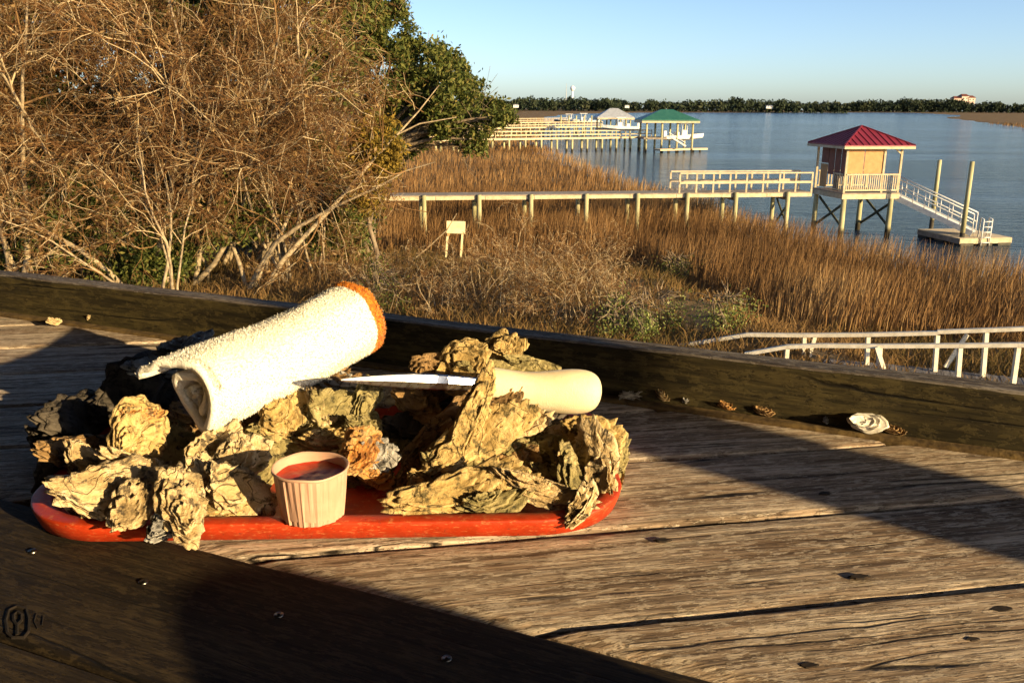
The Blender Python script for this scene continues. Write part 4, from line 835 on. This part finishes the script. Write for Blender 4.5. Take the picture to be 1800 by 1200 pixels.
for k in range(5): MB().tube([LD-fu*.25+Vector((0, 0, -.1+.28*k)), LD+fu*.25+Vector((0, 0, -.1+.28*k))], .03, 6).build('rung', M['metal'], ldr, True)
for (xb, yb, xt, yt, lab) in [(1636, 405, 1643, 281, 'tall bare timber pile behind the gangway'), (1689, 430, 1700, 284, 'tall bare timber pile in front of the gangway')]:
    b = onz(xb, yb, ZW); t_ = ony(xt, yt, b[1]); e = empty('mooring_pile', (b[0], b[1], ZW), lab, 'pile')
    MB().tube([(b[0], b[1], -8.5), (b[0], b[1], -6.1)], [.13, .13], 12).build('wet_base', M['wetpile'], e, True); MB().tube([(b[0], b[1], -6.1), (b[0], b[1], t_[2])], [.125, .115], 12).build('shaft', M['pile'], e, True)

# ------------------------------------------------------------------ far docks, boats
def far_dock(name, label, a, b, z, npile, rails=True, mat='dockwood'):
    e = empty(name, (*((Vector(a)+Vector(b))/2)[:2], ZW), label, 'dock'); a, b = Vector((*a, z)), Vector((*b, z)); u = (b-a).normalized(); n = Vector((-u.y, u.x, 0)); L = (b-a).length
    MB().beam(a, b, 1.6, .28).build('deck', M[mat], e)
    for k in range(npile):
        for s_ in (-.8, .8):
            p_ = a+u*((k+.5)*L/npile)+n*s_; MB().tube([(p_.x, p_.y, -7.8), (p_.x, p_.y, z-.15)], .17, 7).build('piling', M['pile'], e, True)
    if rails:
        for s_ in (-.78, .78):
            for h in (.55, 1.1): MB().beam(a+n*s_+Vector((0, 0, h)), b+n*s_+Vector((0, 0, h)), .10, .13).build('handrail', M[mat], e)
            m_ = int(L/2.6)
            for k in range(m_+1): p_ = a+u*(k*L/m_)+n*s_; MB().beam(p_+Vector((0, 0, .14)), p_+Vector((0, 0, 1.08)), .11, .11, (1, 0, 0)).build('rail_post', M[mat], e)
    return e
def pavilion(name, label, c, w, d, z, roofmat, rot, rise=1.6, hgt=2.7):
    c = Vector(c); e = empty(name, (c.x, c.y, ZW), label, 'boathouse'); u = Vector((math.cos(rot), math.sin(rot), 0)); v = Vector((-math.sin(rot), math.cos(rot), 0)); q = lambda x, y, zz: c+u*x+v*y+Vector((0, 0, zz-c.z))
    for sx in (-.45, -.15, .15, .45):
        for sy in (-.45, .45): p_ = q(sx*w, sy*d, z); MB().tube([(p_.x, p_.y, -8), (p_.x, p_.y, z+hgt)], .17, 7).build('piling', M['pile'], e, True)
    MB().beam(q(-w*.5, 0, z), q(-w*.05, 0, z), d*.95, .28).build('deck', M['greywood'], e)
    cs = [q(-w*.56, -d*.56, z+hgt), q(w*.56, -d*.56, z+hgt), q(w*.56, d*.56, z+hgt), q(-w*.56, d*.56, z+hgt)]; r0, r1 = q(-w*.12, 0, z+hgt+rise), q(w*.12, 0, z+hgt+rise); lw = [x-Vector((0, 0, .18)) for x in cs]
    MB().add(cs+[r0, r1]+lw, [(0, 1, 5, 4), (1, 2, 5), (2, 3, 4, 5), (3, 0, 4), (6, 9, 8, 7)]+[(i, 6+i, 6+(i+1) % 4, (i+1) % 4) for i in range(4)]).build('roof', M[roofmat], e)
    for i in range(4): MB().beam(cs[i]-Vector((0, 0, .35)), cs[(i+1) % 4]-Vector((0, 0, .35)), .12, .3).build('beam', M['dockwood'], e)
    return e
def boat(label, c, L, rot, top=True, hull='white'):
    c = Vector(c); e = empty('motor_boat', c, label, 'boat', 'boats on lifts at the far docks'); u = Vector((math.cos(rot), math.sin(rot), 0)); v = Vector((-math.sin(rot), math.cos(rot), 0)); V = []; n = 9
    for i in range(n+1):
        s_ = i/n; b = .5*L*.30*min(1, (1.02-s_)*2.6)**.6*(.9+.1*s_); sh = .75+.35*s_**2; k = .28*max(0, s_-.6)/.4
        x = (s_-.5)*L
        V += [c+u*x+v*(-b)+Vector((0, 0, sh)), c+u*(x-.1)+v*(-b*.82)+Vector((0, 0, .25+k)), c+u*(x-.2)+Vector((0, 0, k*1.4)), c+u*(x-.1)+v*(b*.82)+Vector((0, 0, .25+k)), c+u*x+v*b+Vector((0, 0, sh)), c+u*x+v*(b*.8)+Vector((0, 0, sh-.1)), c+u*x+v*(-b*.8)+Vector((0, 0, sh-.1))]
    F_ = []
    for i in range(n): F_ += [(i*7+j, (i+1)*7+j, (i+1)*7+(j+1) % 7, i*7+(j+1) % 7) for j in range(7)]
    F_ += [tuple(range(7)), tuple(range(n*7, n*7+7))[::-1]]
    MB().add(V, F_).build('hull', M[hull], e)
    Rb = Matrix((u, v, (0, 0, 1))).transposed()
    MB().box(c+Vector((0, 0, 1.15)), (.9, .8, .9), Rb).build('console', M['white'], e); MB().box(c-u*(L*.52)+Vector((0, 0, .9)), (.45, .5, 1.1), Rb).build('outboard_motor', M['white' if hull == 'white' else 'dark'], e)
    MB().box(c-u*(L*.22)+Vector((0, 0, 1.0)), (.6, 1.2, .6), Rb).build('seat', M['white'], e)
    if top:
        for a in (-.6, .6):
            for b in (-.6, .6): MB().tube([c+u*a+v*b+Vector((0, 0, .8)), c+u*a+v*b+Vector((0, 0, 2.5))], .05, 6).build('top_post', M['metal'], e)
        MB().box(c+Vector((0, 0, 2.55)), (2.0, 1.7, .10), Rb).build('hard_top', M['white'], e)
    return e
DK = -4.65
pA, pB = onz(722, 247, DK)[:2], onz(1140, 241, DK)[:2]
far_dock('far_dock', 'long pale railed dock leading to the green roofed boat shelter', pA, pB, DK, 15)
cg = ony(1170, 245, 146)
pavilion('boat_shelter', 'boat shelter with green hipped roof at the end of the railed dock', (cg[0], 146, DK), 8.2, 5.5, DK, 'green_roof', .06, 1.55, 2.9)
boat('white motor boat on a lift under the green roofed shelter', (*ony(1203, 244, 144.5)[:2], DK-.3), 6.2, .12)
far_dock('float_dock', 'low dark floating dock below the green roofed shelter', onz(1155, 264, ZW+.4)[:2], onz(1238, 262, ZW+.4)[:2], ZW+.45, 3, False)
e = empty('far_gangway', (*ony(1190, 250, 145)[:2], ZW), 'white gangway slanting down beside the green roofed shelter', 'gangway'); MB().beam(ony(1176, 239, 141), ony(1205, 257, 141), .9, .25).build('walkway', M['metal'], e); MB().beam(ony(1176, 233, 140.6), ony(1205, 251, 140.6), .08, .10).build('rail', M['metal'], e)
DK2 = -4.5
pA, pB = onz(760, 227, DK2)[:2], onz(1055, 222.5, DK2)[:2]
far_dock('far_dock', 'weathered dock leading to the grey roofed boat shelter', pA, pB, DK2, 18)
yg = 195.; cg = ony(1078, 225, yg)
pavilion('boat_shelter', 'boat shelter with grey roof between the green shelter and open boats', (cg[0], yg, DK2), 7.0, 5.5, DK2, 'grey_roof', .06, 1.8, 2.5)
boat('white motor boat on a lift beside the grey roofed shelter', (*ony(1090, 225, yg-5)[:2], DK2-.1), 7.5, math.pi+.1)
pA, pB = onz(800, 217, DK2)[:2], onz(1000, 214.5, DK2)[:2]
far_dock('far_dock', 'farthest pale dock with open boat lifts at its end', pA, pB, DK2, 16)
yb = 245.
boat('dark hulled boat on the farthest lift', (*ony(1000, 214, yb)[:2], DK2), 8, math.pi, True, 'dark'); boat('large white motor boat on the farthest lift', (*ony(1025, 214, yb)[:2], DK2+.2), 9, math.pi+.1)
e = empty('boat_lift', (*ony(1012, 214, yb)[:2], ZW), 'timber boat lift frame carrying the farthest boats', 'boat lift')
for px in (986, 1000, 1013, 1027, 1040):
    for dy in (-2, 2): p_ = ony(px, 205, yb+dy); MB().tube([(p_[0], p_[1], -8), (p_[0], p_[1], DK2+2.2)], .2, 7).build('piling', M['pile'], e, True)
for dy in (-2, 2): a, b = ony(984, 214, yb+dy), ony(1042, 214, yb+dy); MB().beam((a[0], a[1], DK2), (b[0], b[1], DK2), .3, .35).build('lift_beam', M['greywood'], e)

# ------------------------------------------------------------------ far shore
rng = np.random.default_rng(77)
nT = 1150; px = rng.uniform(-200, 2000, nT); Yt = np.where(px < 880, rng.uniform(900, 1050, nT), rng.uniform(1100, 1400, nT)); Yt = np.where(px > 1450, rng.uniform(1400, 1500, nT), Yt); C = []; Tn = []
for i in range(nT):
    z0 = -6.4; X = (px[i]-900)/FPX*Yt[i]*1.03; h = rng.uniform(12, 17)*(1.05+.15*math.sin(px[i]*.021)+.1*math.sin(px[i]*.09)); k = 75
    h *= Yt[i]/1150*.88; r = h*.42
    q = unit(rng.normal(0, 1, (k, 3)))*rng.uniform(.3, 1, (k, 1))*np.array([r, r*.8, h*.5])+np.array([X, Yt[i], z0+h*.52]); C.append(q); Tn.append(np.clip(rng.normal(.4, .25)+rng.normal(0, .12, k), 0, 1))
nB = 12000; bx2 = rng.uniform(-300, 2100, nB); yB = np.where(bx2 < 880, 960., np.where(bx2 > 1450, 1430., 1150.))+rng.uniform(-30, 60, nB)
C.append(np.stack([(bx2-900)/FPX*yB*1.03, yB, rng.uniform(-6, 3.5, nB)], 1)); Tn.append(np.clip(rng.normal(.35, .2, nB), 0, 1))
C = np.concatenate(C); fw = joined('far_wood', [leaves(C, 2.3, rng, np.concatenate(Tn))], M['farwood'], None); tag(fw, 'dark wood along the far shore of the creek', 'trees', kind='stuff')
def far_house(label, px, py, Y, w, h, mat, roof, blocks=((0, 1, 1),), name='far_house'):
    b = ony(px, py, Y); e = empty(name, b, label, 'building')
    for dx, sw, sh in blocks:
        MB().box((b[0]+dx*w, Y, b[2]+h*sh/2), (w*sw, w*.6, h*sh)).build('wall', M[mat], e)
        x0, x1, zz = b[0]+dx*w-w*sw*.55, b[0]+dx*w+w*sw*.55, b[2]+h*sh; yy = w*.35
        MB().add([(x0, Y-yy, zz), (x1, Y-yy, zz), (x1, Y+yy, zz), (x0, Y+yy, zz), (x0+.2*w*sw, Y, zz+h*.3), (x1-.2*w*sw, Y, zz+h*.3)], [(0, 1, 5, 4), (1, 2, 5), (2, 3, 4, 5), (3, 0, 4), (3, 2, 1, 0)]).build('roof', M[roof], e)
        for k in range(2):
            for r_ in range(2): MB().box((b[0]+dx*w+w*sw*(-.22+.44*k), Y-w*.3-.03, b[2]+h*sh*(.3+.4*r_)), (w*sw*.16, .1, h*sh*.18)).build('window', M['dark'], e)
far_house('tiny white house among the far trees behind the live oak', 907, 189.5, 870, 5, 2.4, 'white', 'grey_roof')
far_house('small white house on the far shore beyond the green shelter', 1102, 190, 1080, 5, 2.6, 'white', 'grey_roof')
far_house('pale house at the foot of the far wood beyond the red roof', 1352, 191, 1120, 8, 3, 'white', 'grey_roof')
far_house('large pinkish building with gables rising over the far wood', 1692, 183, 1540, 24, 12, 'cream_wall', 'brownpanel', ((-.5, .55, .75), (0, .5, 1.05), (.45, .5, .85)))
b = ony(1006, 180, 1500); wt = empty('water_tower', (b[0], 1500, -6), 'white water tower standing above the far wood', 'tower')
zt = ony(1006, 158, 1500)[2]; MB().tube([(b[0], 1500, -6), (b[0], 1500, zt)], 1.6, 10).build('stem', M['white'], wt, True)
MB().tube([(b[0], 1500, zt-2), (b[0], 1500, zt), (b[0], 1500, zt+2.5), (b[0], 1500, zt+5), (b[0], 1500, zt+6.5)], [1.6, 3.4, 4.2, 3.2, .4], 14).build('tank', M['white'], wt, True)
b = ony(995, 180, 1450); zt = ony(995, 147, 1450)[2]
tag(MB().tube([(b[0], 1450, -6), (b[0], 1450, zt*.6), (b[0], 1450, zt)], [.9, .6, .25], 6).build('radio_mast', M['grey_roof']), 'thin radio mast beside the white water tower', 'mast')
